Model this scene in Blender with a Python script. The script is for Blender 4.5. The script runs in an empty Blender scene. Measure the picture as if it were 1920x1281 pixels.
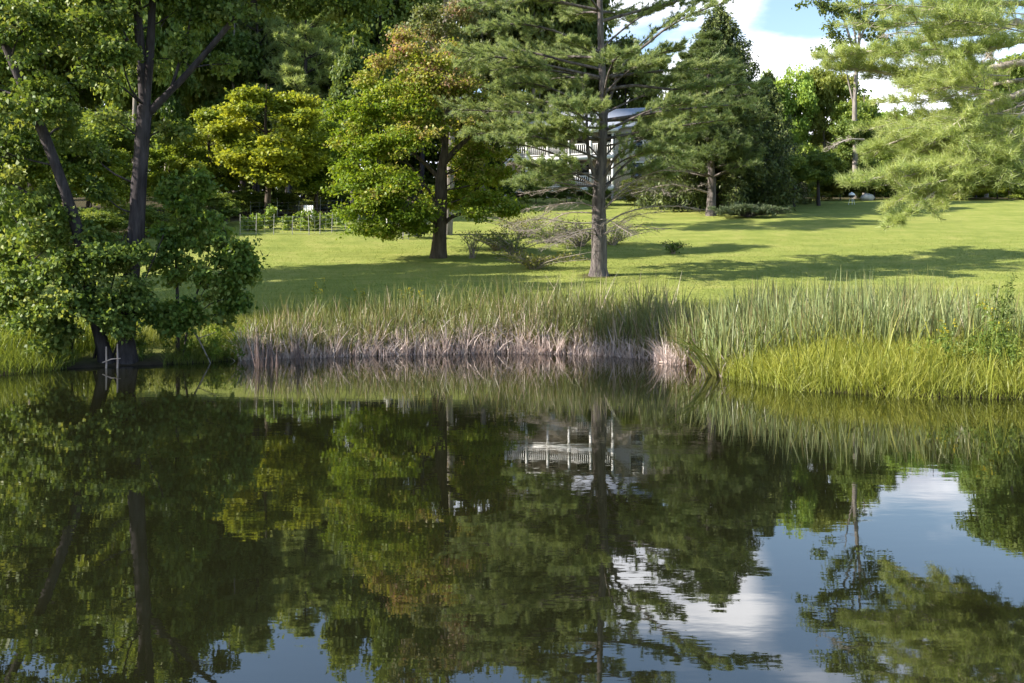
import bpy, math
import numpy as np
from mathutils import Vector

# ------------------------------------------------------------------ basics
F, H, HY = 1867.0, 2.0, 520.0          # photo focal length (px), eye height (m), horizon row
scene = bpy.context.scene
COL = scene.collection
PI = math.pi


def rng_(s):
    return np.random.default_rng(s)


def ray(px, py, Y):
    return np.array([(px - 960) / F * Y, Y, H + (HY - py) / F * Y])


def nrm(v):
    return v / (np.linalg.norm(v, axis=-1, keepdims=True) + 1e-9)


# ------------------------------------------------------------------ terrain
SHORE = np.array([(-24, -6), (-22, 4), (-17.5, 12), (-14, 17), (-11.6, 19.6), (-10.4, 20.4), (-9.6, 21.9), (-8.6, 22.5),
                  (-7.3, 23.2), (-6.4, 24.5), (-3.6, 25.6), (-0.2, 26.5), (2.2, 25.8), (3.7, 24.4), (4.1, 21.6), (4.35, 19.4),
                  (4.9, 17.8), (5.8, 17.1), (7.0, 16.7), (8.4, 16.3), (10.5, 14), (11.5, 7), (10.5, 1), (6, -3), (-8, -7)], float)


def shore_d(x, y):
    """signed distance to the waterline, positive on land"""
    x = np.asarray(x, float); y = np.asarray(y, float)
    best = np.full(x.shape, 1e9); inside = np.zeros(x.shape, bool)
    n = len(SHORE)
    for i in range(n):
        ax, ay = SHORE[i]; bx, by = SHORE[(i + 1) % n]
        dx, dy = bx - ax, by - ay
        t = np.clip(((x - ax) * dx + (y - ay) * dy) / (dx * dx + dy * dy), 0, 1)
        best = np.minimum(best, np.hypot(x - ax - t * dx, y - ay - t * dy))
        c = (ay > y) != (by > y)
        with np.errstate(divide='ignore', invalid='ignore'):
            xi = (bx - ax) * (y - ay) / (by - ay if by != ay else 1e-9) + ax
        inside ^= c & (x < xi)
    return np.where(inside, -best, best)


def height(x, y):
    x = np.asarray(x, float); y = np.asarray(y, float)
    d = shore_d(x, y)
    dp = np.maximum(d, 0)
    zb = 0.16 * (1 - np.exp(-dp / 0.5)) + 0.03 * np.minimum(dp, 50)
    t = y - 27.0
    sp = np.where(t > 8, t, np.log1p(np.exp(np.clip(t * 1.2, -40, 40))) / 1.2)
    far = np.maximum(sp - 55, 0)
    zs = 0.127 * (sp - far) + 0.05 * np.minimum(far, 200)
    wob = 0.10 * np.sin(x * 0.21 + 1.3) * np.cos(y * 0.17) + 0.07 * np.sin(x * 0.09 - y * 0.23 + 2)
    wob = wob * np.clip((dp - 3) / 8, 0, 1)
    return np.where(d < 0, np.maximum(-1.5, 0.5 * d), zb + zs + wob)


def gz(x, y):
    return float(height(np.array([x]), np.array([y]))[0])


def gp(px, Y):
    x = (px - 960) / F * Y
    return np.array([x, Y, gz(x, Y)])


# ------------------------------------------------------------------ mesh buffers
class MB:
    def __init__(self):
        self.v = []; self.q = []; self.t = []; self.a = []; self.n = 0

    def add(self, v, quads=None, tris=None, tint=None):
        v = np.asarray(v, float).reshape(-1, 3)
        if quads is not None and len(quads):
            self.q.append(np.asarray(quads, np.int64).reshape(-1, 4) + self.n)
        if tris is not None and len(tris):
            self.t.append(np.asarray(tris, np.int64).reshape(-1, 3) + self.n)
        a = np.full(len(v), 0.5) if tint is None else np.broadcast_to(np.asarray(tint, float), (len(v),))
        self.v.append(v); self.a.append(a); self.n += len(v)

    def merge(self, o):
        for q in o.q: self.q.append(q + self.n)
        for t in o.t: self.t.append(t + self.n)
        self.v += o.v; self.a += o.a; self.n += o.n

    def build(self, name, mat, parent=None, smooth=False, origin=None):
        me = bpy.data.meshes.new(name)
        v = np.concatenate(self.v) if self.v else np.zeros((0, 3))
        if origin is not None: v = v - np.asarray(origin)
        q = np.concatenate(self.q) if self.q else np.zeros((0, 4), np.int64)
        t = np.concatenate(self.t) if self.t else np.zeros((0, 3), np.int64)
        me.vertices.add(len(v)); me.vertices.foreach_set('co', v.astype(np.float32).ravel())
        nl = q.size + t.size
        me.loops.add(nl); me.loops.foreach_set('vertex_index', np.concatenate([q.ravel(), t.ravel()]).astype(np.int32))
        npoly = len(q) + len(t)
        me.polygons.add(npoly)
        st = np.concatenate([np.arange(len(q)) * 4, len(q) * 4 + np.arange(len(t)) * 3]).astype(np.int32)
        me.polygons.foreach_set('loop_start', st)
        if smooth: me.polygons.foreach_set('use_smooth', np.ones(npoly, bool))
        at = me.attributes.new('tint', 'FLOAT', 'POINT')
        at.data.foreach_set('value', np.concatenate(self.a).astype(np.float32) if self.a else np.zeros(0, np.float32))
        me.update(calc_edges=True); me.validate()
        if mat: me.materials.append(mat)
        o = bpy.data.objects.new(name, me); COL.objects.link(o)
        if origin is not None and parent is None: o.location = origin
        if parent is not None: o.parent = parent
        return o

    # --- shapes
    def box(self, lo, hi, tint=None):
        x0, y0, z0 = lo; x1, y1, z1 = hi
        v = [(x0, y0, z0), (x1, y0, z0), (x1, y1, z0), (x0, y1, z0), (x0, y0, z1), (x1, y0, z1), (x1, y1, z1), (x0, y1, z1)]
        self.add(v, [(0, 3, 2, 1), (4, 5, 6, 7), (0, 1, 5, 4), (1, 2, 6, 5), (2, 3, 7, 6), (3, 0, 4, 7)], tint=tint)

    def tubes(self, P, R, n=6, tint=None, bump=None):
        """P (m,k,3), R (m,k): m tubes of k rings"""
        P = np.asarray(P, float); R = np.asarray(R, float)
        if P.ndim == 2: P = P[None]; R = R[None]
        m, k, _ = P.shape
        T = np.gradient(P, axis=1); T = nrm(T)
        mean = nrm(P[:, -1] - P[:, 0] + 1e-6)
        ref = np.where(np.abs(mean[:, 2:3]) > 0.8, np.array([[1.0, 0.1, 0]]), np.array([[0.05, 0.05, 1.0]]))[:, None, :]
        A = nrm(np.cross(T, np.broadcast_to(ref, T.shape))); B = np.cross(T, A)
        th = np.arange(n) * 2 * PI / n
        c, s = np.cos(th), np.sin(th)
        RR = R[:, :, None] * np.ones(n)
        if bump is not None: RR = RR * bump
        V = P[:, :, None, :] + RR[..., None] * (A[:, :, None, :] * c[None, None, :, None] + B[:, :, None, :] * s[None, None, :, None])
        idx = np.arange(m * k * n).reshape(m, k, n)
        a = idx[:, :-1, :]; b = np.roll(idx, -1, axis=2)[:, :-1, :]; cc = np.roll(idx, -1, axis=2)[:, 1:, :]; d = idx[:, 1:, :]
        Q = np.stack([a, b, cc, d], -1).reshape(-1, 4)
        tt = None if tint is None else np.repeat(np.broadcast_to(np.asarray(tint, float), (m,)), k * n)
        self.add(V.reshape(-1, 3), Q, tint=tt)

    def leaves(self, P, D, N, L, W, tint):
        """kite leaves: base P, direction D, normal N"""
        n = len(P)
        D = nrm(D); S = nrm(np.cross(D, N)); U = np.cross(S, D)
        L = np.broadcast_to(np.asarray(L, float), (n,))[:, None]; W = np.broadcast_to(np.asarray(W, float), (n,))[:, None]
        b = P; m = P + D * L * 0.42 + U * L * 0.03
        V = np.stack([b, m + S * W * 0.5 + U * W * .12, P + D * L - U * L * 0.1, m - S * W * 0.5 + U * W * .12], 1)
        self.add(V.reshape(-1, 3), np.arange(4 * n).reshape(n, 4), tint=np.repeat(tint, 4))

    def needles(self, P, D, L, W, tint, rng):
        n = len(P)
        D = nrm(D); S = nrm(np.cross(D, rng.normal(size=(n, 3))))
        L = np.broadcast_to(np.asarray(L, float), (n,))[:, None]
        V = np.stack([P - S * W * .5, P + S * W * .5, P + D * L], 1)
        self.add(V.reshape(-1, 3), tris=np.arange(3 * n).reshape(n, 3), tint=np.repeat(tint, 3))

    def blades(self, B, hgt, width, leanv, curl, rng, seg=4, t0=0.0, t1=1.0, fold=None):
        """upright grass blades; tint runs t0..t1 from base to tip (arrays allowed)"""
        n = len(B)
        hgt = np.broadcast_to(hgt, (n,)); width = np.broadcast_to(width, (n,))
        az = rng.uniform(0, 2 * PI, n)
        S = np.stack([np.cos(az), np.sin(az), np.zeros(n)], 1)
        u = np.linspace(0, 1, seg + 1)
        c = np.broadcast_to(curl, (n,))
        horiz = leanv[:, None, :] * (u[None, :, None] * .45 + (c[:, None] * u[None, :] ** 2.5)[..., None])
        z = hgt[:, None] * (u[None, :] - 0.35 * c[:, None] * u[None, :] ** 3)
        C = B[:, None, :] + horiz * hgt[:, None, None]
        C[:, :, 2] += z
        w = width[:, None] * np.clip(1.05 - u[None, :] ** 2.2, 0.06, 1) * .5
        V = np.stack([C - S[:, None, :] * w[..., None], C + S[:, None, :] * w[..., None]], 2)
        idx = np.arange(n * (seg + 1) * 2).reshape(n, seg + 1, 2)
        Q = np.stack([idx[:, :-1, 0], idx[:, :-1, 1], idx[:, 1:, 1], idx[:, 1:, 0]], -1).reshape(-1, 4)
        t0 = np.broadcast_to(t0, (n,)); t1 = np.broadcast_to(t1, (n,))
        T = t0[:, None] + (t1 - t0)[:, None] * u[None, :]
        self.add(V.reshape(-1, 3), Q, tint=np.repeat(T.reshape(-1), 2))


def interp(P, t):
    """points along polyline(s) P (k,3) at t in 0..1"""
    k = len(P); x = np.clip(t, 0, 1) * (k - 1); i = np.minimum(x.astype(int), k - 2); f = (x - i)[:, None]
    return P[i] * (1 - f) + P[i + 1] * f


def curve(pts, k):
    """Catmull-Rom resample of a few points"""
    pts = np.asarray(pts, float); n = len(pts)
    e = np.vstack([2 * pts[0] - pts[1], pts, 2 * pts[-1] - pts[-2]])
    out = []
    for s in np.linspace(0, n - 1, k):
        i = min(int(s), n - 2); t = s - i
        p0, p1, p2, p3 = e[i], e[i + 1], e[i + 2], e[i + 3]
        out.append(.5 * (2 * p1 + (p2 - p0) * t + (2 * p0 - 5 * p1 + 4 * p2 - p3) * t * t + (3 * p1 - p0 - 3 * p2 + p3) * t ** 3))
    return np.array(out)


# ------------------------------------------------------------------ tags
def tag(o, label=None, cat=None, group=None, kind=None):
    if label: o['label'] = label
    if cat: o['category'] = cat
    if group: o['group'] = group
    if kind: o['kind'] = kind
    return o


def thing(name, label, cat, loc, group=None, rz=0.0):
    o = bpy.data.objects.new(name, None); COL.objects.link(o)
    o.empty_display_size = .3
    o.location = loc; o.rotation_euler = (0, 0, rz)
    return tag(o, label, cat, group)


def copy_thing(root, loc, rz, scale, label, group=None, color=None):
    r = root.copy(); COL.objects.link(r)
    r.location = loc; r.rotation_euler = (0, 0, rz); r.scale = scale
    r['label'] = label
    if group: r['group'] = group
    elif 'group' in r: del r['group']
    for ch in list(root.children):
        c = ch.copy(); COL.objects.link(c); c.parent = r
        if color and ch.name.startswith('crown'): c.color = (*color, 1)
    return r


# ------------------------------------------------------------------ materials
def newmat(name):
    m = bpy.data.materials.new(name); m.use_nodes = True
    nt = m.node_tree; nt.nodes.clear()
    return m, nt, nt.nodes, nt.links


def ramp_node(N, cols):
    r = N.new('ShaderNodeValToRGB'); el = r.color_ramp.elements
    while len(el) > 1: el.remove(el[-1])
    el[0].position = cols[0][0]; el[0].color = (*cols[0][1], 1)
    for p, c in cols[1:]:
        e = el.new(p); e.color = (*c, 1)
    return r


def leaf_mat(name, cols, trans=.35, rough=.5, spec=.3, tboost=(1.25, 1.15, .6)):
    m, nt, N, L = newmat(name)
    out = N.new('ShaderNodeOutputMaterial')
    a = N.new('ShaderNodeAttribute'); a.attribute_name = 'tint'
    r = ramp_node(N, cols); L.new(a.outputs['Fac'], r.inputs[0])
    oi = N.new('ShaderNodeObjectInfo')
    mu = N.new('ShaderNodeMix'); mu.data_type = 'RGBA'; mu.blend_type = 'MULTIPLY'; mu.inputs[0].default_value = 1
    L.new(r.outputs[0], mu.inputs[6]); L.new(oi.outputs['Color'], mu.inputs[7])
    p = N.new('ShaderNodeBsdfPrincipled'); p.inputs['Roughness'].default_value = rough; p.inputs['Specular IOR Level'].default_value = spec
    L.new(mu.outputs[2], p.inputs['Base Color'])
    t = N.new('ShaderNodeBsdfTranslucent')
    m2 = N.new('ShaderNodeMix'); m2.data_type = 'RGBA'; m2.blend_type = 'MULTIPLY'; m2.inputs[0].default_value = 1
    L.new(mu.outputs[2], m2.inputs[6]); m2.inputs[7].default_value = (*tboost, 1); L.new(m2.outputs[2], t.inputs['Color'])
    mx = N.new('ShaderNodeMixShader'); mx.inputs[0].default_value = trans
    L.new(p.outputs[0], mx.inputs[1]); L.new(t.outputs[0], mx.inputs[2]); L.new(mx.outputs[0], out.inputs[0])
    return m


def bark_mat(name, c0, c1, scale=6.0, stretch=.18, bump=.6):
    m, nt, N, L = newmat(name)
    out = N.new('ShaderNodeOutputMaterial')
    tc = N.new('ShaderNodeTexCoord'); mp = N.new('ShaderNodeMapping'); mp.inputs['Scale'].default_value = (1, 1, stretch)
    L.new(tc.outputs['Object'], mp.inputs[0])
    n1 = N.new('ShaderNodeTexNoise'); n1.inputs['Scale'].default_value = scale; n1.inputs['Detail'].default_value = 6; n1.inputs['Roughness'].default_value = .65
    L.new(mp.outputs[0], n1.inputs[0])
    r = ramp_node(N, [(.32, c0), (.68, c1)]); L.new(n1.outputs[0], r.inputs[0])
    p = N.new('ShaderNodeBsdfPrincipled'); p.inputs['Roughness'].default_value = .9; p.inputs['Specular IOR Level'].default_value = .15
    L.new(r.outputs[0], p.inputs['Base Color'])
    b = N.new('ShaderNodeBump'); b.inputs['Strength'].default_value = bump; b.inputs['Distance'].default_value = .06
    L.new(n1.outputs[0], b.inputs['Height']); L.new(b.outputs[0], p.inputs['Normal'])
    L.new(p.outputs[0], out.inputs[0])
    return m


def plain_mat(name, col, rough=.7, var=.25, scale=5.0, spec=.3, stretch=(1, 1, 1), metal=0.0):
    m, nt, N, L = newmat(name)
    out = N.new('ShaderNodeOutputMaterial')
    tc = N.new('ShaderNodeTexCoord'); mp = N.new('ShaderNodeMapping'); mp.inputs['Scale'].default_value = stretch
    L.new(tc.outputs['Object'], mp.inputs[0])
    n1 = N.new('ShaderNodeTexNoise'); n1.inputs['Scale'].default_value = scale; n1.inputs['Detail'].default_value = 5
    L.new(mp.outputs[0], n1.inputs[0])
    lo = tuple(c * (1 - var) for c in col); hi = tuple(min(1, c * (1 + var)) for c in col)
    r = ramp_node(N, [(.3, lo), (.7, hi)]); L.new(n1.outputs[0], r.inputs[0])
    p = N.new('ShaderNodeBsdfPrincipled'); p.inputs['Roughness'].default_value = rough; p.inputs['Specular IOR Level'].default_value = spec
    p.inputs['Metallic'].default_value = metal
    L.new(r.outputs[0], p.inputs['Base Color']); L.new(p.outputs[0], out.inputs[0])
    return m


M = {}
M['cottonwood_leaf'] = leaf_mat('cottonwood_leaf', [(0, (.045, .085, .018)), (.5, (.105, .165, .035)), (1, (.21, .25, .07))], .42, .48, .3)
M['sapling_leaf'] = leaf_mat('sapling_leaf', [(0, (.06, .12, .02)), (.5, (.12, .19, .035)), (1, (.21, .25, .06))], .42, .48, .3)
M['maple_leaf'] = leaf_mat('maple_leaf', [(0, (.13, .21, .018)), (.3, (.23, .31, .03)), (.55, (.36, .36, .08)), (.72, (.37, .31, .14)), (1, (.42, .22, .2))], .48)
M['red_leaf'] = leaf_mat('red_leaf', [(0, (.15, .19, .07)), (.45, (.22, .23, .10)), (.75, (.29, .21, .165)), (1, (.36, .18, .18))], .38)
M['yellow_leaf'] = leaf_mat('yellow_leaf', [(0, (.08, .13, .02)), (.45, (.18, .24, .03)), (1, (.38, .41, .05))], .46)
M['wood_leaf'] = leaf_mat('wood_leaf', [(0, (.06, .10, .028)), (.5, (.125, .18, .045)), (1, (.22, .26, .07))], .42)
M['light_leaf'] = leaf_mat('light_leaf', [(0, (.09, .14, .04)), (.5, (.16, .22, .06)), (1, (.25, .29, .10))], .4)
M['pine_needle'] = leaf_mat('pine_needle', [(0, (.13, .19, .09)), (.5, (.28, .345, .145)), (1, (.39, .43, .19))], .52, .45, .4, (1.1, 1.1, .7))
M['right_pine_needle'] = leaf_mat('right_pine_needle', [(0, (.24, .32, .10)), (.5, (.38, .45, .16)), (1, (.50, .54, .22))], .52, .45, .4, (1.1, 1.1, .7))
M['spruce_needle'] = leaf_mat('spruce_needle', [(0, (.025, .05, .018)), (.5, (.065, .10, .03)), (1, (.17, .20, .06))], .2, .5, .3, (1.1, 1.1, .7))
M['juniper_needle'] = leaf_mat('juniper_needle', [(0, (.08, .12, .06)), (.5, (.13, .17, .09)), (1, (.2, .24, .13))], .25)
M['cattail'] = leaf_mat('cattail', [(0, (.40, .31, .27)), (.16, (.36, .29, .20)), (.30, (.15, .15, .05)), (.7, (.155, .195, .065)), (.9, (.30, .29, .11)), (1, (.40, .33, .16))], .3, .4, .4)
M['reed'] = leaf_mat('reed', [(0, (.26, .20, .11)), (.2, (.17, .175, .07)), (.6, (.205, .265, .11)), (.9, (.36, .36, .15)), (1, (.48, .42, .22))], .3, .4, .4)
M['dead_reed'] = leaf_mat('dead_reed', [(0, (.42, .33, .32)), (.5, (.62, .51, .47)), (1, (.78, .69, .62))], .25, .6, .2, (1, .95, .85))
M['sedge'] = leaf_mat('sedge', [(0, (.10, .12, .02)), (.45, (.25, .285, .045)), (1, (.48, .45, .10))], .4, .45, .35)
M['meadow'] = leaf_mat('meadow', [(0, (.13, .16, .035)), (.5, (.22, .25, .055)), (1, (.38, .35, .13))], .35, .55, .2)
M['lawn_blade'] = leaf_mat('lawn_blade', [(0, (.12, .16, .03)), (.5, (.20, .24, .05)), (1, (.31, .31, .09))], .3, .55, .2, (1.1, 1.05, .7))
M['weed'] = leaf_mat('weed', [(0, (.07, .12, .025)), (.5, (.14, .21, .04)), (1, (.24, .29, .06))], .35)
M['gold_flower'] = leaf_mat('gold_flower', [(0, (.40, .33, .02)), (1, (.68, .55, .03))], .3, .6, .2, (1, 1, .7))
M['pink_flower'] = leaf_mat('pink_flower', [(0, (.5, .25, .24)), (1, (.7, .42, .4))], .3, .6, .2, (1, 1, 1))
M['bark_dark'] = bark_mat('bark_dark', (.022, .018, .019), (.085, .072, .076), 9)
M['bark_pine'] = bark_mat('bark_pine', (.045, .037, .038), (.20, .172, .162), 7, bump=.9)
M['bark_grey'] = bark_mat('bark_grey', (.11, .095, .085), (.34, .30, .27), 7)
M['bark_maple'] = bark_mat('bark_maple', (.035, .027, .02), (.12, .095, .075), 8)
M['bark_pale'] = bark_mat('bark_pale', (.22, .19, .16), (.55, .49, .43), 5)
M['twig'] = plain_mat('twig', (.27, .23, .20), .9, .35, 3)
M['white_paint'] = plain_mat('white_paint', (.86, .85, .82), .5, .06, 3)
M['wire'] = plain_mat('wire', (.28, .29, .29), .5, .1, 3, metal=.3)
M['post_wood'] = plain_mat('post_wood', (.30, .29, .27), .85, .2, 8)
M['stone'] = plain_mat('stone', (.48, .47, .44), .85, .2, 4)
M['pale_wood'] = plain_mat('pale_wood', (.55, .42, .36), .8, .2, 9, stretch=(1, 1, .2))

# ------------------------------------------------------------------ tree builders
def tip_samples(rng, clumps, n):
    c = np.asarray(clumps, float)
    w = (c[:, 3] * c[:, 4] * c[:, 5]) ** .62; w /= w.sum()
    ci = rng.choice(len(c), n, p=w)
    u = nrm(rng.normal(size=(n, 3))) * (rng.uniform(0, 1, n) ** (1 / 2.4))[:, None]
    return ci, c[ci, :3] + u * c[ci, 3:6], u


def foliage(rng, leaf, tips, out, tint, lpt, spread, L, W, updir=.7, droop=.25, flat=.6, tv=.18):
    n = len(tips)
    P = np.repeat(tips, lpt, 0) + rng.normal(size=(n * lpt, 3)) * np.array([spread, spread, spread * flat])
    o = np.repeat(out, lpt, 0)
    D = rng.normal(size=(n * lpt, 3)) + o * .6 + np.array([0, 0, -droop * 2])
    Nn = rng.normal(size=(n * lpt, 3)) * .55 + o * .55 + np.array([0, 0, updir])
    t = np.clip(np.repeat(tint + rng.normal(size=n) * tv * .7, lpt) + rng.normal(size=n * lpt) * tv, 0, 1)
    s = rng.uniform(.65, 1.25, n * lpt)
    leaf.leaves(P, D, Nn, L * s, W * s, t)


def deciduous(rng, trunks, clumps, ntips, lpt, L, W, spread=.28, limb_r=.06, twig_r=.012, tv=.16, spray=.2, low=.25, **kw):
    """trunks: list of (points, radii); clumps rows (x,y,z,rx,ry,rz,tint). returns (branches, leaves)"""
    wood, leaf = MB(), MB()
    cl = np.asarray(clumps, float)
    limbs = []
    for c in cl:
        best = None
        for P, R in trunks:
            hd = np.hypot(c[0] - P[:, 0], c[1] - P[:, 1])
            cost = np.abs(c[2] - 0.55 * hd - P[:, 2]) + .55 * hd
            cost = cost + np.where(P[:, 2] - P[0, 2] < low * (P[-1, 2] - P[0, 2]), 5, 0)
            i = int(np.argmin(cost))
            if best is None or cost[i] < best[0]: best = (cost[i], P[i], R[i])
        a = best[1]; b = c[:3]
        hd_ = np.linalg.norm((b - a)[:2]); mid = (a + b) / 2 + np.array([0, 0, (-.12 if b[2] - a[2] > .5 * hd_ else .08) * hd_]) + rng.normal(size=3) * .06 * np.linalg.norm(b - a)
        Lm = curve([a, mid, b, b + (b - mid) * .35], 8); limbs.append(Lm)
        r0 = min(best[2] * .7, limb_r * (.6 + .12 * np.linalg.norm(b - a)))
        wood.tubes(Lm, np.linspace(r0, r0 * .25, 8), 5)
    per = 7; nsp = max(4, ntips // per)
    ci, tips, u = tip_samples(rng, cl, nsp)
    limbs = np.array(limbs)
    t = rng.uniform(.4, 1, nsp)
    x = t * 7; i = np.minimum(x.astype(int), 6); f = (x - i)[:, None]
    A = limbs[ci, i] * (1 - f) + limbs[ci, i + 1] * f
    ln = np.linalg.norm(tips - A, axis=1, keepdims=True)
    tips = tips + (tips - A) / (ln + 1e-6) * rng.uniform(0, .22, (nsp, 1)) * ln
    mid = (A + tips) / 2 + rng.normal(size=(nsp, 3)) * .08 * ln + np.array([0, 0, .06]) * ln
    wood.tubes(np.stack([A, mid, tips], 1), np.stack([np.full(nsp, twig_r), np.full(nsp, twig_r * .7), np.full(nsp, twig_r * .3)], 1), 3)
    g = np.linspace(.5, 1, per) + rng.normal(size=(nsp, per)) * .05
    g = np.clip(g, .3, 1.05)[..., None]
    Q = A[:, None] * (1 - g) ** 2 + 2 * mid[:, None] * g * (1 - g) + tips[:, None] * g ** 2
    side = rng.normal(size=(nsp, per, 3)) * spray * ln[:, None] * np.array([1, 1, .5])
    side[..., 2] -= .05 * np.abs(side[..., 0])
    E = Q + side
    wood.tubes(np.stack([Q.reshape(-1, 3), ((Q + E) / 2).reshape(-1, 3), E.reshape(-1, 3)], 1), np.tile([twig_r * .5, twig_r * .4, twig_r * .2], (nsp * per, 1)), 3)
    st_ = cl[ci, 6] + rng.normal(size=nsp) * tv * .8
    tips = E.reshape(-1, 3); u = np.repeat(u, per, 0); ci = np.repeat(ci, per)
    foliage(rng, leaf, tips, u, np.repeat(st_, per), lpt, spread * .62, L, W, tv=tv * .7, **kw)
    return wood, leaf


def auto_clumps(rng, c, rx, rz, n, r, tint=.5, tj=.25, flat=.75, ry=None, bottom=-.75):
    ry = rx if ry is None else ry
    out = []
    while len(out) < n:
        u = nrm(rng.normal(size=3)) * rng.uniform(.35, .95)
        if u[2] < bottom: continue
        k = r * rng.uniform(.65, 1.35)
        out.append((c[0] + u[0] * rx, c[1] + u[1] * ry, c[2] + u[2] * rz, k, k, k * flat, np.clip(tint + rng.normal() * tj, 0, 1)))
    return np.array(out)


def pine_branch(rng, wood, leaf, pts, r0, sub_from=.3, sub_len=1.0, nsub=16, tuft_step=.13, nneed=22, L=.17, W=.019, dead=False, up=.25,
                sub_flat=.25, tint=.5, twig_r=.013, tv=.18):
    P = curve(pts, 9); k = 9
    wood.tubes(P, np.linspace(r0, max(r0 * .22, .008), k), 5)
    blen = np.linalg.norm(np.diff(P, axis=0), axis=1).sum()
    t = np.linspace(sub_from, 1.0, nsub) + rng.normal(size=nsub) * .02
    A = interp(P, t); T = nrm(interp(np.gradient(P, axis=0), t))
    side = nrm(np.cross(T, np.array([0, 0, 1.0]))) * np.where(np.arange(nsub) % 2, 1, -1)[:, None]
    sl = sub_len * (1.15 - t * .8) * rng.uniform(.55, 1.2, nsub)
    D = nrm(T * rng.uniform(.5, 1.1, (nsub, 1)) + side * .9 + rng.normal(size=(nsub, 3)) * np.array([.2, .2, sub_flat]))
    B = A + D * sl[:, None] * .55 + np.array([0, 0, -.03]); C = A + D * sl[:, None] + T * sl[:, None] * .15 + np.array([0, 0, 1]) * (up * .25 * sl[:, None])
    if nsub:
        wood.tubes(np.stack([A, B, C], 1), np.stack([np.full(nsub, twig_r), np.full(nsub, twig_r * .7), np.full(nsub, twig_r * .35)], 1), 3)
    if dead:
        # fine bare twigs off the side branches
        n2 = nsub * 5
        i = rng.integers(0, nsub, n2); f = rng.uniform(.2, 1, n2)[:, None]
        a = A[i] * (1 - f) + C[i] * f
        e = a + nrm(D[i] + rng.normal(size=(n2, 3)) * .8) * (sl[i] * .45)[:, None] * rng.uniform(.5, 1.2, (n2, 1))
        wood.tubes(np.stack([a, (a + e) / 2 + rng.normal(size=(n2, 3)) * .02, e], 1), np.tile([twig_r * .6, twig_r * .45, twig_r * .2], (n2, 1)), 3)
        return
    # secondary twigs
    n2 = nsub * 3
    i = rng.integers(0, nsub, n2); f = rng.uniform(.25, .95, n2)[:, None]
    a = A[i] * (1 - f) + C[i] * f
    e = a + nrm(D[i] * .8 + T[i] * .5 + rng.normal(size=(n2, 3)) * np.array([.6, .6, .25])) * (sl[i] * .5)[:, None] + np.array([0, 0, .05])
    wood.tubes(np.stack([a, (a + e) / 2, e], 1), np.tile([twig_r * .6, twig_r * .5, twig_r * .25], (n2, 1)), 3)
    S0 = np.vstack([A, a, interp(P, np.array([.9]))]); S1 = np.vstack([C, e, P[-1:]])
    ln = np.linalg.norm(S1 - S0, axis=1)
    cnt = np.maximum(2, (ln / tuft_step).astype(int))
    idx = np.repeat(np.arange(len(S0)), cnt)
    j = np.concatenate([np.linspace(.35, 1, c) for c in cnt])[:, None]
    TP = S0[idx] * (1 - j) + S1[idx] * j
    TD = nrm(S1[idx] - S0[idx])
    nt_ = len(TP)
    tt = np.clip(tint + rng.normal(size=nt_) * tv, 0, 1)
    NP_ = np.repeat(TP, nneed, 0) + rng.normal(size=(nt_ * nneed, 3)) * .02
    ND = np.repeat(TD, nneed, 0) * .75 + rng.normal(size=(nt_ * nneed, 3)) * .55 + np.array([0, 0, up])
    leaf.needles(NP_, ND, L * rng.uniform(.7, 1.15, nt_ * nneed), W, np.clip(np.repeat(tt, nneed) + rng.normal(size=nt_ * nneed) * .08, 0, 1), rng)


def white_pine(rng, h, z0, lmax, whorls, per, trunk_r, need=12, L=.2, W=.022, nsub=12, lean=0, shape='oval', step=.2, tint=.5):
    tr, wood, leaf = MB(), MB(), MB()
    P = curve([(0, 0, -.2), (lean * .3 + .05, 0, h * .33), (lean * .7 - .05, .05, h * .66), (lean, 0, h)], 12)
    tr.tubes(P, trunk_r * np.linspace(1.0, .12, 12) * np.r_[1.3, np.ones(11)], 9)
    for i in range(whorls):
        f = i / (whorls - 1)
        z = z0 + (h * .97 - z0) * f
        l = lmax * ((1 - f) ** .75 * .85 + .12) * (1 if shape == 'oval' else 1)
        if f < .15: l *= .75
        a0 = rng.uniform(0, 2 * PI)
        for j in range(per):
            az = a0 + j * 2 * PI / per + rng.normal() * .3
            ll = l * rng.uniform(.6, 1.15)
            d = np.array([math.cos(az), math.sin(az), 0])
            b = interp(P, np.array([z / h]))[0]
            e1 = b + d * ll * .5 + np.array([0, 0, ll * (.05 + .25 * f)]); e2 = b + d * ll + np.array([0, 0, ll * (.1 + .4 * f)])
            pine_branch(rng, wood, leaf, [b, e1, e2], .012 + .012 * ll, .3, .28 * ll + .25, nsub, step, need, L, W, tint=tint)
    return tr, wood, leaf


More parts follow.
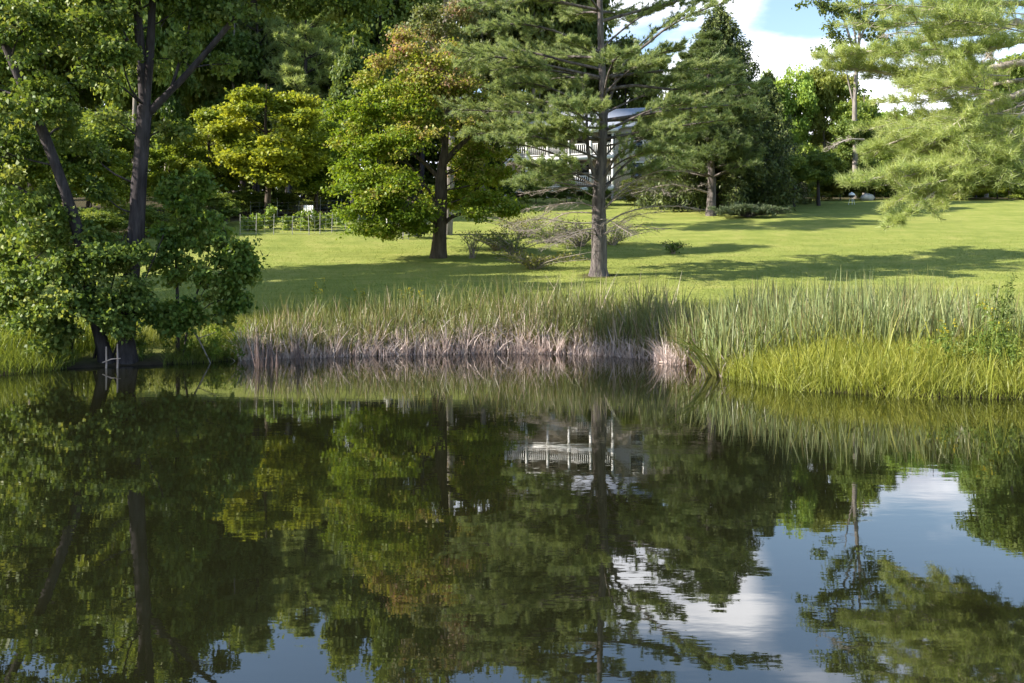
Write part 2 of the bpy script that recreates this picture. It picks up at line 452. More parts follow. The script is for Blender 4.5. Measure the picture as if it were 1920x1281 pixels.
def spruce(rng, h, rad, rows, per, trunk_r, z0=.4, sprays=7, tint=.5, need=7, L=.3, W=.08, power=.9):
    tr, wood, leaf = MB(), MB(), MB()
    tr.tubes(curve([(0, 0, -.2), (0, .03, h * .5), (0, 0, h)], 8), np.linspace(trunk_r, .02, 8), 8)
    for i in range(rows):
        f = i / (rows - 1); z = z0 + (h * .985 - z0) * f
        l = rad * ((1 - f) ** power) + .15
        n = max(7, int(per * (1 - f * .45)))
        a0 = rng.uniform(0, 2 * PI)
        for j in range(n):
            az = a0 + j * 2 * PI / n + rng.normal() * .15
            ll = l * rng.uniform(.65, 1.12)
            d = np.array([math.cos(az), math.sin(az), 0]); s = np.array([-d[1], d[0], 0])
            b = np.array([0, 0, z])
            pts = curve([b, b + d * ll * .5 + np.array([0, 0, -.10 * ll]), b + d * ll + np.array([0, 0, -.08 * ll + .1])], 7)
            wood.tubes(pts, np.linspace(.012 + .008 * ll, .006, 7), 4)
            ns = max(6, int(sprays * ll * 1.9))
            t = rng.uniform(.22, 1, ns)
            A = interp(pts, t)
            hang = (.25 + .22 * ll * (1 - .3 * t)) * rng.uniform(.5, 1.2, ns)
            E = A + s * (rng.normal(size=(ns, 1)) * .35 * min(1, ll * .4)) + d * rng.uniform(-.05, .35, (ns, 1)) + np.array([0, 0, -1]) * hang[:, None]
            wood.tubes(np.stack([A, (A + E) / 2 + d * .06, E], 1), np.tile([.006, .005, .003], (ns, 1)), 3)
            m = need
            g = np.tile(np.linspace(.05, 1, m), ns)[:, None]
            a = np.repeat(A, m, 0); e = np.repeat(E, m, 0)
            P = a * (1 - g) + e * g + rng.normal(size=(ns * m, 3)) * .05
            D = nrm(e - a) * .7 + rng.normal(size=(ns * m, 3)) * .6
            tt = np.clip(np.repeat(tint + (t - .6) * .8 + rng.normal(size=ns) * .15, m), 0, 1)
            leaf.leaves(P, D, rng.normal(size=(ns * m, 3)), L * rng.uniform(.7, 1.2, ns * m), W * rng.uniform(.8, 1.6, ns * m), tt)
    return tr, wood, leaf

# ================================================================== SETTING
def axis(segs):
    out = []
    for a, b, s in segs: out += list(np.arange(a, b, s))
    return np.array(out + [segs[-1][1]])


gx = axis([(-400, -100, 20), (-100, -45, 3), (-45, -16, 1), (-16, 16, .4), (16, 45, 1), (45, 100, 3), (100, 400, 20)])
gy = axis([(-60, -10, 3), (-10, 12, .8), (12, 48, .4), (48, 90, .8), (90, 140, 4), (140, 700, 30)])
GX, GY = np.meshgrid(gx, gy, indexing='ij'); GZ = height(GX, GY)
GD = shore_d(GX, GY)
g = MB()
ii = np.arange(GX.size).reshape(GX.shape)
tr_ = lambda a: a.reshape(-1)
# tint: 0 wet mud .. .33 rough meadow .. .66 mown lawn .. 1 woodland floor
meadow_edge = 5.2 + 1.2 * np.sin(GX * .35) + .8 * np.sin(GX * .9 + 1)
zone = np.clip(GD / 1.2, 0, 1) * .33 + .33 * np.clip((GD - meadow_edge) / 1.2, 0, 1)
wood_edge = np.where(GX < -6, 62 + .25 * (GX + 6) + 1.5 * np.sin(GX * .5), 76 + 1.2 * np.sin(GX * .3))
wood_edge = np.where(GX < -16.5, 47 + 2 * np.sin(GX), wood_edge)
zone = zone + .34 * np.clip((GY - wood_edge) / 2, 0, 1) * (zone > .5)
zone = np.where(np.hypot(GX - 3.34, GY - 38.5) < .75, .10, zone)
g.add(np.stack([GX, GY, GZ], -1).reshape(-1, 3), np.stack([ii[:-1, :-1], ii[1:, :-1], ii[1:, 1:], ii[:-1, 1:]], -1).reshape(-1, 4), tint=zone.reshape(-1))


def ground_mat():
    m, nt, N, L = newmat('ground')
    out = N.new('ShaderNodeOutputMaterial'); p = N.new('ShaderNodeBsdfPrincipled')
    p.inputs['Roughness'].default_value = .95; p.inputs['Specular IOR Level'].default_value = .1
    tc = N.new('ShaderNodeTexCoord'); a = N.new('ShaderNodeAttribute'); a.attribute_name = 'tint'

    def noise(sc, det, scale=(1, 1, 1), rough=.6):
        mp = N.new('ShaderNodeMapping'); mp.inputs['Scale'].default_value = scale; L.new(tc.outputs['Object'], mp.inputs[0])
        n = N.new('ShaderNodeTexNoise'); n.inputs['Scale'].default_value = sc; n.inputs['Detail'].default_value = det; n.inputs['Roughness'].default_value = rough
        L.new(mp.outputs[0], n.inputs[0]); return n

    def mix(f, a_, b_):
        x = N.new('ShaderNodeMix'); x.data_type = 'RGBA'
        if isinstance(f, float): x.inputs[0].default_value = f
        else: L.new(f, x.inputs[0])
        L.new(a_, x.inputs[6]); L.new(b_, x.inputs[7]); return x.outputs[2]
    n_big = noise(.16, 6); n_mid = noise(1.6, 5); n_fine = noise(14, 4, rough=.8); n_str = noise(1.0, 3, (.12, 1.5, 1))
    lawn_a = ramp_node(N, [(.3, (.18, .22, .05)), (.55, (.245, .28, .065)), (.75, (.31, .295, .095))]); L.new(n_big.outputs[0], lawn_a.inputs[0])
    lawn_b = ramp_node(N, [(.38, (.155, .2, .04)), (.62, (.32, .335, .095))]); L.new(n_str.outputs[0], lawn_b.inputs[0])
    lawn = mix(.45, lawn_a.outputs[0], lawn_b.outputs[0]); n_pt = noise(.75, 5, rough=.7); pt = ramp_node(N, [(.38, (.15, .185, .04)), (.5, (.24, .27, .06)), (.66, (.36, .33, .11))]); L.new(n_pt.outputs[0], pt.inputs[0]); lawn = mix(.48, lawn, pt.outputs[0])
    fine = ramp_node(N, [(.3, (.10, .155, .015)), (.7, (.30, .32, .07))]); L.new(n_fine.outputs[0], fine.inputs[0])
    lawn = mix(.16, lawn, fine.outputs[0])
    mead = ramp_node(N, [(.3, (.08, .10, .022)), (.6, (.15, .16, .04)), (.8, (.2, .17, .07))]); L.new(n_mid.outputs[0], mead.inputs[0])
    mud = ramp_node(N, [(.3, (.035, .028, .02)), (.7, (.09, .065, .045))]); L.new(n_mid.outputs[0], mud.inputs[0])
    floor = ramp_node(N, [(.3, (.035, .035, .018)), (.7, (.09, .075, .04))]); L.new(n_mid.outputs[0], floor.inputs[0])

    def step(lo, hi):
        r = N.new('ShaderNodeMapRange'); r.inputs['From Min'].default_value = lo; r.inputs['From Max'].default_value = hi
        L.new(a.outputs['Fac'], r.inputs['Value']); return r.outputs[0]
    c = mix(step(.02, .3), mud.outputs[0], mead.outputs[0]); c = mix(step(.36, .63), c, lawn); c = mix(step(.7, .97), c, floor.outputs[0])
    L.new(c, p.inputs['Base Color'])
    b = N.new('ShaderNodeBump'); b.inputs['Strength'].default_value = .9; b.inputs['Distance'].default_value = .05
    L.new(n_fine.outputs[0], b.inputs['Height']); L.new(b.outputs[0], p.inputs['Normal'])
    L.new(p.outputs[0], out.inputs[0]); return m


tag(g.build('ground', ground_mat(), smooth=True), 'mown grass slope rising from the pond to the trees', 'ground', kind='structure')


def water_mat():
    m, nt, N, L = newmat('pond_water')
    out = N.new('ShaderNodeOutputMaterial')
    tc = N.new('ShaderNodeTexCoord')
    mp = N.new('ShaderNodeMapping'); mp.inputs['Scale'].default_value = (.9, 2.0, 1); L.new(tc.outputs['Object'], mp.inputs[0])
    n1 = N.new('ShaderNodeTexNoise'); n1.inputs['Scale'].default_value = 2.6; n1.inputs['Detail'].default_value = 3; n1.inputs['Roughness'].default_value = .45
    L.new(mp.outputs[0], n1.inputs[0])
    mp2 = N.new('ShaderNodeMapping'); mp2.inputs['Scale'].default_value = (.25, .5, 1); L.new(tc.outputs['Object'], mp2.inputs[0])
    n2 = N.new('ShaderNodeTexNoise'); n2.inputs['Scale'].default_value = 1.0; n2.inputs['Detail'].default_value = 2; L.new(mp2.outputs[0], n2.inputs[0])
    mul = N.new('ShaderNodeMath'); mul.operation = 'MULTIPLY'; L.new(n1.outputs[0], mul.inputs[0]); L.new(n2.outputs[0], mul.inputs[1])
    b = N.new('ShaderNodeBump'); b.inputs['Strength'].default_value = 1.0; b.inputs['Distance'].default_value = .0012
    L.new(mul.outputs[0], b.inputs['Height'])
    d = N.new('ShaderNodeBsdfDiffuse'); d.inputs['Color'].default_value = (.009, .0095, .004, 1)
    gl = N.new('ShaderNodeBsdfGlossy'); gl.inputs['Roughness'].default_value = .015; gl.inputs['Color'].default_value = (.93, .93, .93, 1)
    L.new(b.outputs[0], gl.inputs['Normal'])
    fr = N.new('ShaderNodeFresnel'); fr.inputs['IOR'].default_value = 2.1; L.new(b.outputs[0], fr.inputs['Normal'])
    mx = N.new('ShaderNodeMixShader'); L.new(fr.outputs[0], mx.inputs[0]); L.new(d.outputs[0], mx.inputs[1]); L.new(gl.outputs[0], mx.inputs[2])
    L.new(mx.outputs[0], out.inputs[0]); return m


w = MB(); w.add([(-28, -12, 0), (16, -12, 0), (16, 29, 0), (-28, 29, 0)], [(0, 1, 2, 3)])
tag(w.build('pond_water', water_mat()), 'still dark pond water mirroring the trees and sky', 'water', kind='structure')

# ================================================================== NEAR-LEFT COTTONWOOD
def pxc(px, py, rx, rz, off=0, Y0=22.8, ry=None, tint=.5):
    Y = Y0 + off; s = Y / F; p = ray(px, py, Y)
    return (p[0], p[1], p[2], rx * s, (ry if ry else max(rx, rz) * .75) * s, rz * s, tint)


def poly(pts, Y):
    """pixel polyline with optional per point depth"""
    return np.array([ray(p[0], p[1], p[2] if len(p) > 2 else Y) for p in pts])


R0 = rng_(11)
Yc = 22.8
base = np.array([*ray(228, 680, Yc)[:2], 0.05])
t1 = curve(poly([(236, 700), (238, 640), (241, 560), (254, 450), (264, 300), (272, 200)], Yc), 16)
t1b = curve(poly([(272, 200), (264, 100), (256, 0), (250, -150), (235, -330)], Yc), 12)
t1c = curve(poly([(272, 205), (281, 100), (286, 0), (300, -160), (310, -300)], Yc), 12)
t2 = curve(poly([(205, 700, 22.6), (190, 640, 22.5), (172, 560, 22.4), (150, 450, 22.3), (132, 390, 22.2), (88, 265, 22.0), (48, 175, 21.9), (10, 85, 21.8), (-60, -80, 21.6)], Yc), 20)
lr = curve(poly([(275, 215), (300, 190), (342, 148), (402, 80), (442, 32), (480, 0), (560, -50)], Yc), 14)
lr2 = curve(poly([(320, 168), (345, 90), (360, 20), (365, -60)], Yc), 8)
ll1 = curve(poly([(262, 120), (220, 40), (180, -60)], Yc), 8)
cw = thing('cottonwood_tree', 'tall dark leafy tree with forked and leaning trunks at the left water edge', 'tree', base)


def bump_rings(rng, k, n, a=.1):
    return 1 + a * rng.normal(size=(1, k, n))


tb = MB()
tb.tubes(t1, np.linspace(.2, .165, 16) * np.r_[1.9, 1.5, 1.15, np.ones(13)], 12, bump=bump_rings(R0, 16, 12, .05)); 
tb.build('trunk', M['bark_dark'], cw, True, base)
for P, r0, r1 in ((t2, .16, .08), (t1b, .13, .05), (t1c, .115, .045), (lr, .095, .04), (lr2, .04, .015), (ll1, .06, .03)):
    lb = MB(); k = len(P); rr = np.linspace(r0, r1, k)
    if P is t2: rr = rr * np.r_[1.5, 1.2, np.ones(k - 2)]
    lb.tubes(P, rr, 9, bump=bump_rings(R0, k, 9, .04)); lb.build('limb', M['bark_dark'], cw, True, base)
cl = [pxc(*a[:4], np.clip(a[4] if len(a) > 4 else 0, -1, .4) - .25, ry=(None if a[1] < 60 else min(max(a[2], a[3]) * .75, 48))) for a in [
    (40, 60, 100, 80, -1), (150, 40, 90, 70, -.8), (60, 180, 80, 70, -1), (165, 120, 70, 60, -1), (205, 220, 45, 40, .6), (-80, 100, 130, 150), (-60, 280, 110, 110),
    (120, 240, 60, 55, 1.4), (20, 290, 70, 60, -.5),
    (200, -30, 110, 50), (340, -40, 90, 50), (90, -40, 90, 60), (200, -130, 190, 110), (420, -110, 170, 80, .5), (570, -50, 130, 55, .6), (690, -20, 80, 32, .8), (350, -260, 240, 140), (0, -220, 200, 150), (330, 20, 60, 40, .8), (350, 105, 35, 35, .8),
    (460, 10, 60, 30, .7), (560, 5, 60, 24, .9), (640, 15, 60, 18, .8), (420, 120, 30, 25, .9), (305, 110, 35, 40, 1), (225, 90, 30, 60, -1), (395, 30, 50, 30, .5),
    (30, 350, 60, 50, -.5), (100, 370, 50, 45, 1.2), (175, 290, 30, 40, 1), (200, 370, 40, 40, .9), (325, 240, 30, 35, .8)]]
tks = [(t1, np.full(16, .17)), (t1b, np.full(12, .08)), (t1c, np.full(12, .08)), (t2, np.full(20, .12)), (lr, np.full(14, .06))]
wd, lf = deciduous(R0, tks, cl, 3200, 22, .108, .082, spread=.2, limb_r=.035, twig_r=.008, tv=.2, updir=.55, droop=.35)
wd.build('branches', M['bark_dark'], cw, True, base); lf.build('crown', M['cottonwood_leaf'], cw, False, base).color = (1.25, 1.2, 1.1, 1)

# leafy thicket round the base of the trunks
sb = gp(110, 22.6)
sh = thing('leafy_shrub', 'dense glossy green shrub swallowing the foot of the leaning trunk', 'shrub', sb)
cl = [pxc(*a, ry=45) for a in [(90, 440, 62, 42, -.6), (60, 520, 62, 40, -.8), (150, 505, 55, 45, -.8), (110, 580, 55, 34, -.9), (205, 480, 36, 36, -.7), (195, 560, 36, 36, -.7),
                        (240, 545, 30, 36, -.6), (20, 470, 46, 46, .1), (165, 440, 34, 30, -.5), (60, 600, 50, 26, -.9), (20, 400, 22, 20, -.2), (60, 388, 20, 18, -.6), (125, 395, 24, 18, -.8), (-15, 520, 36, 30, -.3),
                        (255, 480, 18, 26, -.7), (130, 620, 36, 18, -.9), (230, 610, 24, 22, -.6), (205, 600, 26, 24, -.8), (265, 570, 20, 28, -.5), (160, 560, 34, 24, -.9), (85, 645, 34, 16, -1), (20, 560, 36, 26, -.6)]]
stems = [(curve([sb + np.array([dx, .2, -.1]), sb + np.array([dx * 1.6, 0, 1.3]), sb + np.array([dx * 2.2, -.1, 2.8])], 6), np.full(6, .03)) for dx in (-.8, -.3, .2, .7, 1.1)]
wd, lf = deciduous(R0, stems, cl, 1350, 18, .105, .082, spread=.18, limb_r=.02, twig_r=.006, tv=.2, updir=.5)
for P, r in stems: wd.tubes(P, np.linspace(.035, .012, 6), 5)
wd.build('stems', M['bark_dark'], sh, True, sb); lf.build('foliage', M['cottonwood_leaf'], sh, False, sb).color = (1.5, 1.4, 1.4, 1)

sb = gp(333, 23.4)
sp = thing('poplar_sapling', 'bright leafy sapling with drooping sprays between the left trunk and the lawn', 'sapling', sb)
st = [(curve(poly([(334, 640), (333, 560), (330, 460), (338, 380)], 23.4), 8), np.linspace(.05, .02, 8)),
      (curve(poly([(345, 640), (365, 560), (395, 490), (425, 440)], 23.3), 8), np.linspace(.03, .012, 8))]
st[0][0][0] = sb + np.array([0, 0, -.1]); st[1][0][0] = sb + np.array([.12, 0, -.1])
cl = [pxc(*a, Y0=23.3, ry=26) for a in [(325, 350, 26, 34), (345, 400, 26, 30), (380, 345, 26, 26), (405, 395, 26, 32), (318, 440, 24, 40), (335, 500, 22, 36), (372, 470, 20, 40, -.2), (385, 540, 24, 40, -.3),
                                 (430, 480, 26, 28), (455, 470, 20, 24), (468, 500, 14, 22), (430, 540, 22, 30), (345, 580, 28, 26, -.5), (425, 590, 24, 22), (300, 590, 22, 26, -.6), (410, 440, 20, 26), (365, 605, 24, 20, -.4), (320, 625, 22, 18, -.6), (450, 560, 18, 20), (360, 440, 18, 24), (300, 480, 18, 26)]]
wd, lf = deciduous(R0, st, cl, 760, 17, .12, .09, spread=.18, limb_r=.02, twig_r=.006, tv=.22, updir=.5, droop=.4)
for P, r in st: wd.tubes(P, r, 6)
wd.build('stems', M['bark_dark'], sp, True, sb); lf.build('foliage', M['sapling_leaf'], sp, False, sb).color = (1.35, 1.3, 1.3, 1)

# ================================================================== MAPLE
R1 = rng_(21); Ym = 44.4
mb = gp(822, Ym); dz = mb[2] - ray(822, 483, Ym)[2]
mp_ = thing('maple_tree', 'round lime green maple turning rusty at the top beside the lawn', 'tree', mb)


def mpoly(pts): return poly(pts, Ym)


mt = curve(np.vstack([mb + [0, 0, -.3], mpoly([(823, 470), (825, 420), (827, 370), (829, 320), (834, 280), (838, 220), (836, 160)])]), 14)
tb = MB(); tb.tubes(mt, np.array([.5, .40, .33, .31, .3, .29, .28, .25, .21, .18, .15, .12, .1, .07]), 12, bump=bump_rings(R1, 14, 12, .05)); tb.build('trunk', M['bark_maple'], mp_, True, mb)
mlimbs = [([(829, 310), (850, 285), (875, 262), (902, 238), (930, 220)], .16), ([(824, 425), (805, 400), (775, 375), (735, 350)], .10), ([(828, 425), (850, 405), (890, 398), (935, 392)], .11),
          ([(828, 340), (800, 310), (765, 280), (730, 255)], .12), ([(834, 275), (815, 235), (790, 190), (775, 140)], .10), ([(826, 400), (800, 350), (770, 310)], .09)]
tks = [(mt[4:], np.full(10, .2))]
for pts, r in mlimbs:
    P = curve(mpoly(pts), 8); lb = MB(); lb.tubes(P, np.linspace(r, r * .3, 8), 7); lb.build('limb', M['bark_maple'], mp_, True, mb); tks.append((P, np.full(8, r * .5)))
cl = [pxc(*a[:5], Y0=Ym, ry=a[2] * .9, tint=a[5]) for a in [
    (700, 200, 42, 22, -1, .2), (668, 240, 34, 20, -1, .15), (735, 155, 40, 20, -.5, .3), (690, 285, 46, 20, -1.4, .15), (655, 320, 30, 14, -.6, .12), (690, 345, 46, 18, -1.2, .14), (665, 395, 40, 12, -.8, .12),
    (715, 400, 42, 14, -1.6, .14), (750, 345, 42, 18, -1.6, .2), (745, 270, 46, 24, -1.8, .26), (775, 205, 42, 22, -1, .38), (800, 160, 46, 20, -.3, .5), (845, 170, 42, 18, 0, .55), (890, 195, 46, 18, .3, .55),
    (930, 235, 42, 14, .3, .52), (865, 235, 40, 12, -.8, .48), (800, 245, 40, 16, -1.4, .45), (885, 330, 46, 18, .6, .28), (925, 330, 36, 16, 0, .32), (905, 375, 46, 12, -.4, .22), (945, 395, 30, 9, -.4, .2), (765, 410, 40, 13, -1.4, .15),
    (850, 372, 40, 14, 1.0, .2), (690, 430, 40, 9, -.8, .12), (735, 435, 26, 8, -1.2, .12), (790, 392, 30, 12, -1.8, .2), (628, 350, 20, 9, -.4, .15), (640, 205, 22, 14, -.2, .2), (640, 275, 22, 12, -.4, .15),
    (720, 112, 30, 11, 0, .55), (770, 98, 28, 11, .2, .58), (825, 118, 38, 13, .4, .5), (752, 72, 20, 9, 1, .66), (875, 150, 34, 13, .6, .6), (690, 150, 26, 14, .2, .45), (850, 88, 20, 9, .5, .65), (800, 130, 36, 14, .2, .55),
    (780, 432, 26, 9, -1.2, .2), (720, 375, 46, 16, -1.6, .18), (880, 400, 40, 10, -1, .2), (880, 300, 36, 14, .8, .35), (955, 255, 22, 9, .2, .5), (900, 285, 40, 14, .6, .4), (770, 250, 46, 26, 2, .3), (870, 280, 46, 26, 2.2, .38), (720, 330, 46, 24, 2, .2), (830, 370, 46, 16, 2, .2), (790, 180, 46, 24, 1.8, .45), (960, 290, 22, 10, .5, .4)]]
cl = np.array(cl)
wd, lf = deciduous(R1, tks, cl * np.array([1, 1, 1, 1.08, 1.1, 1.3, 1]), 4500, 14, .14, .11, low=0, spread=.34, limb_r=.04, twig_r=.012, tv=.17, updir=.8, droop=.15, flat=.4)
wd.build('branches', M['bark_maple'], mp_, True, mb); lf.build('crown', M['maple_leaf'], mp_, False, mb)

# tall tree with pinkish turning leaves behind the maple
R2 = rng_(23)
tb0 = gp(838, 53)
rt = thing('turning_tree', 'tall rose and olive tree rising behind the round maple', 'tree', tb0)
tr = curve([tb0 + [0, 0, -.2], tb0 + [.2, 0, 5], tb0 + [-.1, 0, 10], tb0 + [.1, 0, 18]], 12)
tb = MB(); tb.tubes(tr, np.linspace(.3, .06, 12), 9); tb.build('trunk', M['bark_grey'], rt, True, tb0)
cl = auto_clumps(R2, tb0 + [0, 0, 12.2], 3.0, 6.0, 34, .8, .28, .2)
wd, lf = deciduous(R2, [(tr, np.linspace(.3, .06, 12))], cl, 1700, 12, .17, .12, spread=.36, limb_r=.04, tv=.2)
wd.build('branches', M['bark_grey'], rt, True, tb0); lf.build('crown', M['red_leaf'], rt, False, tb0)

# ================================================================== MAIN WHITE PINE
R3 = rng_(31); Yp = 38.5
pb = gp(1122, Yp)
wp = thing('white_pine', 'tall white pine with grey trunk and bare lower branches above the cattails', 'tree', pb)
pp = lambda pts: poly(pts, Yp)
mt = curve(np.vstack([pb + [0, 0, -.3], pb + [0, 0, .15], pp([(1123, 480), (1123, 420), (1123, 360), (1127, 310), (1131, 240), (1130, 150), (1126, 60), (1124, -60), (1126, -260), (1128, -420)])]), 26)
rad = np.interp(np.linspace(0, 1, 26), [0, .06, .12, .25, .4, .5, .7, 1], [.55, .40, .33, .29, .24, .19, .13, .03])
tb = MB(); tb.tubes(mt, rad, 14, bump=bump_rings(R3, 26, 14, .035)); tb.build('trunk', M['bark_pine'], wp, True, pb)
wood, leaf, dead = MB(), MB(), MB()


def limb(pts, r, **kw):
    """each big limb is its own mesh; its twigs and needles join the branches and the crown"""
    w_ = MB(); P = poly(pts, Yp); k = 9
    w_.tubes(curve(P, k), np.linspace(r, max(r * .25, .012), k), 6)
    w_.build('limb', M['bark_pine'], wp, True, pb)
    t_ = MB(); pine_branch(R3, t_, leaf, P, r * .9, **kw); wood.merge(t_)


# limbs that fork off the trunk
limb([(1121, 345, 38.4), (1108, 310, 38.2), (1101, 265, 38.1), (1100, 215, 38), (1092, 150, 37.8)], .10, sub_from=.6, sub_len=.8, nsub=14)
limb([(1128, 345, 38.4), (1150, 300, 38), (1185, 270, 37.5), (1232, 250, 37), (1265, 246, 36.8)], .07, sub_from=.6, sub_len=.9, nsub=14)
limb([(1128, 365, 38.4), (1160, 320, 38.6), (1205, 285, 39), (1250, 270, 39.3), (1290, 262, 39.5)], .06, sub_from=.55, sub_len=.9, nsub=14)
limb([(1133, 245, 38.5), (1165, 232, 38), (1205, 213, 37.6), (1245, 200, 37.2), (1290, 196, 37)], .065, sub_from=.5, sub_len=1.0, nsub=16)
limb([(1133, 230, 38.5), (1146, 175, 38.7), (1166, 125, 39), (1192, 92, 39.2), (1240, 50, 39.5), (1290, 20, 39.7), (1320, -8, 39.8)], .08, sub_from=.45, sub_len=1.0, nsub=16)
limb([(1131, 170, 38.5), (1190, 160, 38.9), (1260, 168, 39.2), (1340, 160, 39.6), (1430, 158, 40)], .075, sub_from=.45, sub_len=1.5, nsub=26, tint=.3)
limb([(1129, 120, 38.5), (1190, 100, 38), (1240, 60, 37.6), (1300, 25, 37.2), (1360, 5, 37)], .07, sub_from=.5, sub_len=1.0, nsub=16)
limb([(1127, 40, 38.5), (1200, 20, 39), (1280, 0, 39.6), (1360, -8, 40), (1440, -10, 40.2)], .07, sub_from=.5, sub_len=1.3, nsub=24, tint=.3)
limb([(1130, 200, 38.5), (1080, 185, 38.2), (1030, 165, 38), (985, 155, 37.8), (935, 160, 37.6)], .06, sub_from=.4, sub_len=1.1, nsub=22)
limb([(1130, 240, 38.5), (1085, 238, 38.1), (1040, 225, 37.6), (985, 222, 37.2)], .06, sub_from=.35, sub_len=1.2, nsub=22, tint=.42)
limb([(1121, 320, 38.4), (1075, 305, 38.2), (1030, 285, 38), (970, 270, 37.8), (915, 262, 37.6)], .055, sub_from=.62, sub_len=1.1, nsub=18, tint=.3)
limb([(1125, 350, 38.4), (1080, 348, 38), (1030, 340, 37.6), (975, 335, 37.3)], .045, sub_from=.55, sub_len=.9, nsub=14, tint=.3)
for pts, tn in [([(1122, 340, 38.3), (1085, 322, 37.4), (1035, 312, 36.6), (985, 306, 36)], .5), ([(1122, 350, 38.3), (1080, 338, 38.8), (1030, 336, 39.4), (965, 342, 40)], .4),
                ([(1128, 300, 38.5), (1090, 262, 38), (1040, 246, 37.4), (980, 240, 36.8)], .6), ([(1129, 330, 38.5), (1170, 300, 37.6), (1220, 285, 36.8), (1270, 290, 36.2)], .45),
                ([(1129, 300, 38.5), (1165, 262, 39.2), (1215, 240, 39.8), (1275, 232, 40.2)], .5), ([(1128, 350, 38.5), (1165, 330, 39), (1210, 320, 39.4), (1250, 330, 39.8)], .4)]:
    limb(pts, .035, sub_from=.3, sub_len=1.05, nsub=28, tint=tn, nneed=26)
limb([(1126, 300, 38.5), (1090, 285, 37.8), (1050, 270, 37.2), (1000, 255, 36.8), (950, 262, 36.5)], .05, sub_from=.3, sub_len=1.2, nsub=24, tint=.55)
limb([(1124, 330, 38.5), (1080, 325, 37.6), (1035, 330, 36.8), (985, 338, 36.2)], .04, sub_from=.45, sub_len=.9, nsub=16, tint=.45)
limb([(1130, 275, 38.5), (1165, 268, 37.8), (1215, 255, 37.2), (1265, 262, 36.8)], .045, sub_from=.45, sub_len=1.0, nsub=18, tint=.4)
limb([(1130, 215, 38.5), (1180, 190, 39.2), (1230, 170, 39.8), (1290, 140, 40.2)], .05, sub_from=.4, sub_len=1.1, nsub=20, tint=.45)
limb([(1130, 180, 38.5), (1170, 140, 38.2), (1225, 105, 38), (1275, 90, 37.8)], .05, sub_from=.35, sub_len=1.1, nsub=22, tint=.5)
limb([(1128, 90, 38.5), (1175, 50, 39), (1215, 25, 39.4), (1260, 5, 39.8)], .05, sub_from=.35, sub_len=1.1, nsub=22, tint=.5)
limb([(1130, 210, 38.5), (1080, 200, 39), (1020, 190, 39.4), (950, 195, 39.8), (900, 210, 40)], .055, sub_from=.35, sub_len=1.2, nsub=26, tint=.62)
limb([(1128, 100, 38.5), (1070, 70, 38.2), (1010, 50, 38), (950, 45, 37.8), (890, 55, 37.6)], .065, sub_from=.4, sub_len=1.2, nsub=24)
limb([(1127, 130, 38.5), (1060, 115, 38.8), (980, 95, 39.2), (905, 100, 39.6), (870, 118, 39.8)], .065, sub_from=.4, sub_len=1.3, nsub=26, tint=.62)
limb([(1130, 150, 38.5), (1050, 130, 38.2), (985, 125, 38), (900, 135, 37.8)], .05, sub_from=.4, sub_len=1.1, nsub=22, tint=.6)
limb([(1125, 20, 38.5), (1050, 5, 38.2), (970, -5, 38), (880, 10, 37.8)], .065, sub_from=.35, sub_len=1.2, nsub=24)
limb([(1131, 190, 38.5), (1140, 140, 37), (1155, 110, 35.8), (1170, 100, 35)], .05, sub_from=.4, sub_len=1.0, nsub=20)
limb([(1131, 230, 38.5), (1100, 225, 37), (1075, 205, 36), (1060, 195, 35.2)], .05, sub_from=.4, sub_len=1.1, nsub=22, tint=.42)
# whorls above and around
for i in range(13):
    f = i / 12; z = pb[2] + 5.0 + 14.6 * f
    Pm = mt[np.argmin(np.abs(mt[:, 2] - z))]
    for j in range(5):
        az = R3.uniform(0, 2 * PI); l = (4.8 * (1 - f) ** .8 + .6) * R3.uniform(.55, 1.2)
        if math.sin(az) < -.3: l *= .75
        d = np.array([math.cos(az), math.sin(az), 0])
        pine_branch(R3, wood, leaf, [Pm, Pm + d * l * .5 + [0, 0, l * (.05 + .2 * f)], Pm + d * l + [0, 0, l * (.08 + .3 * f)]], .02 + .011 * l, sub_from=.35, sub_len=.26 * l + .35, nsub=18, tint=.62)
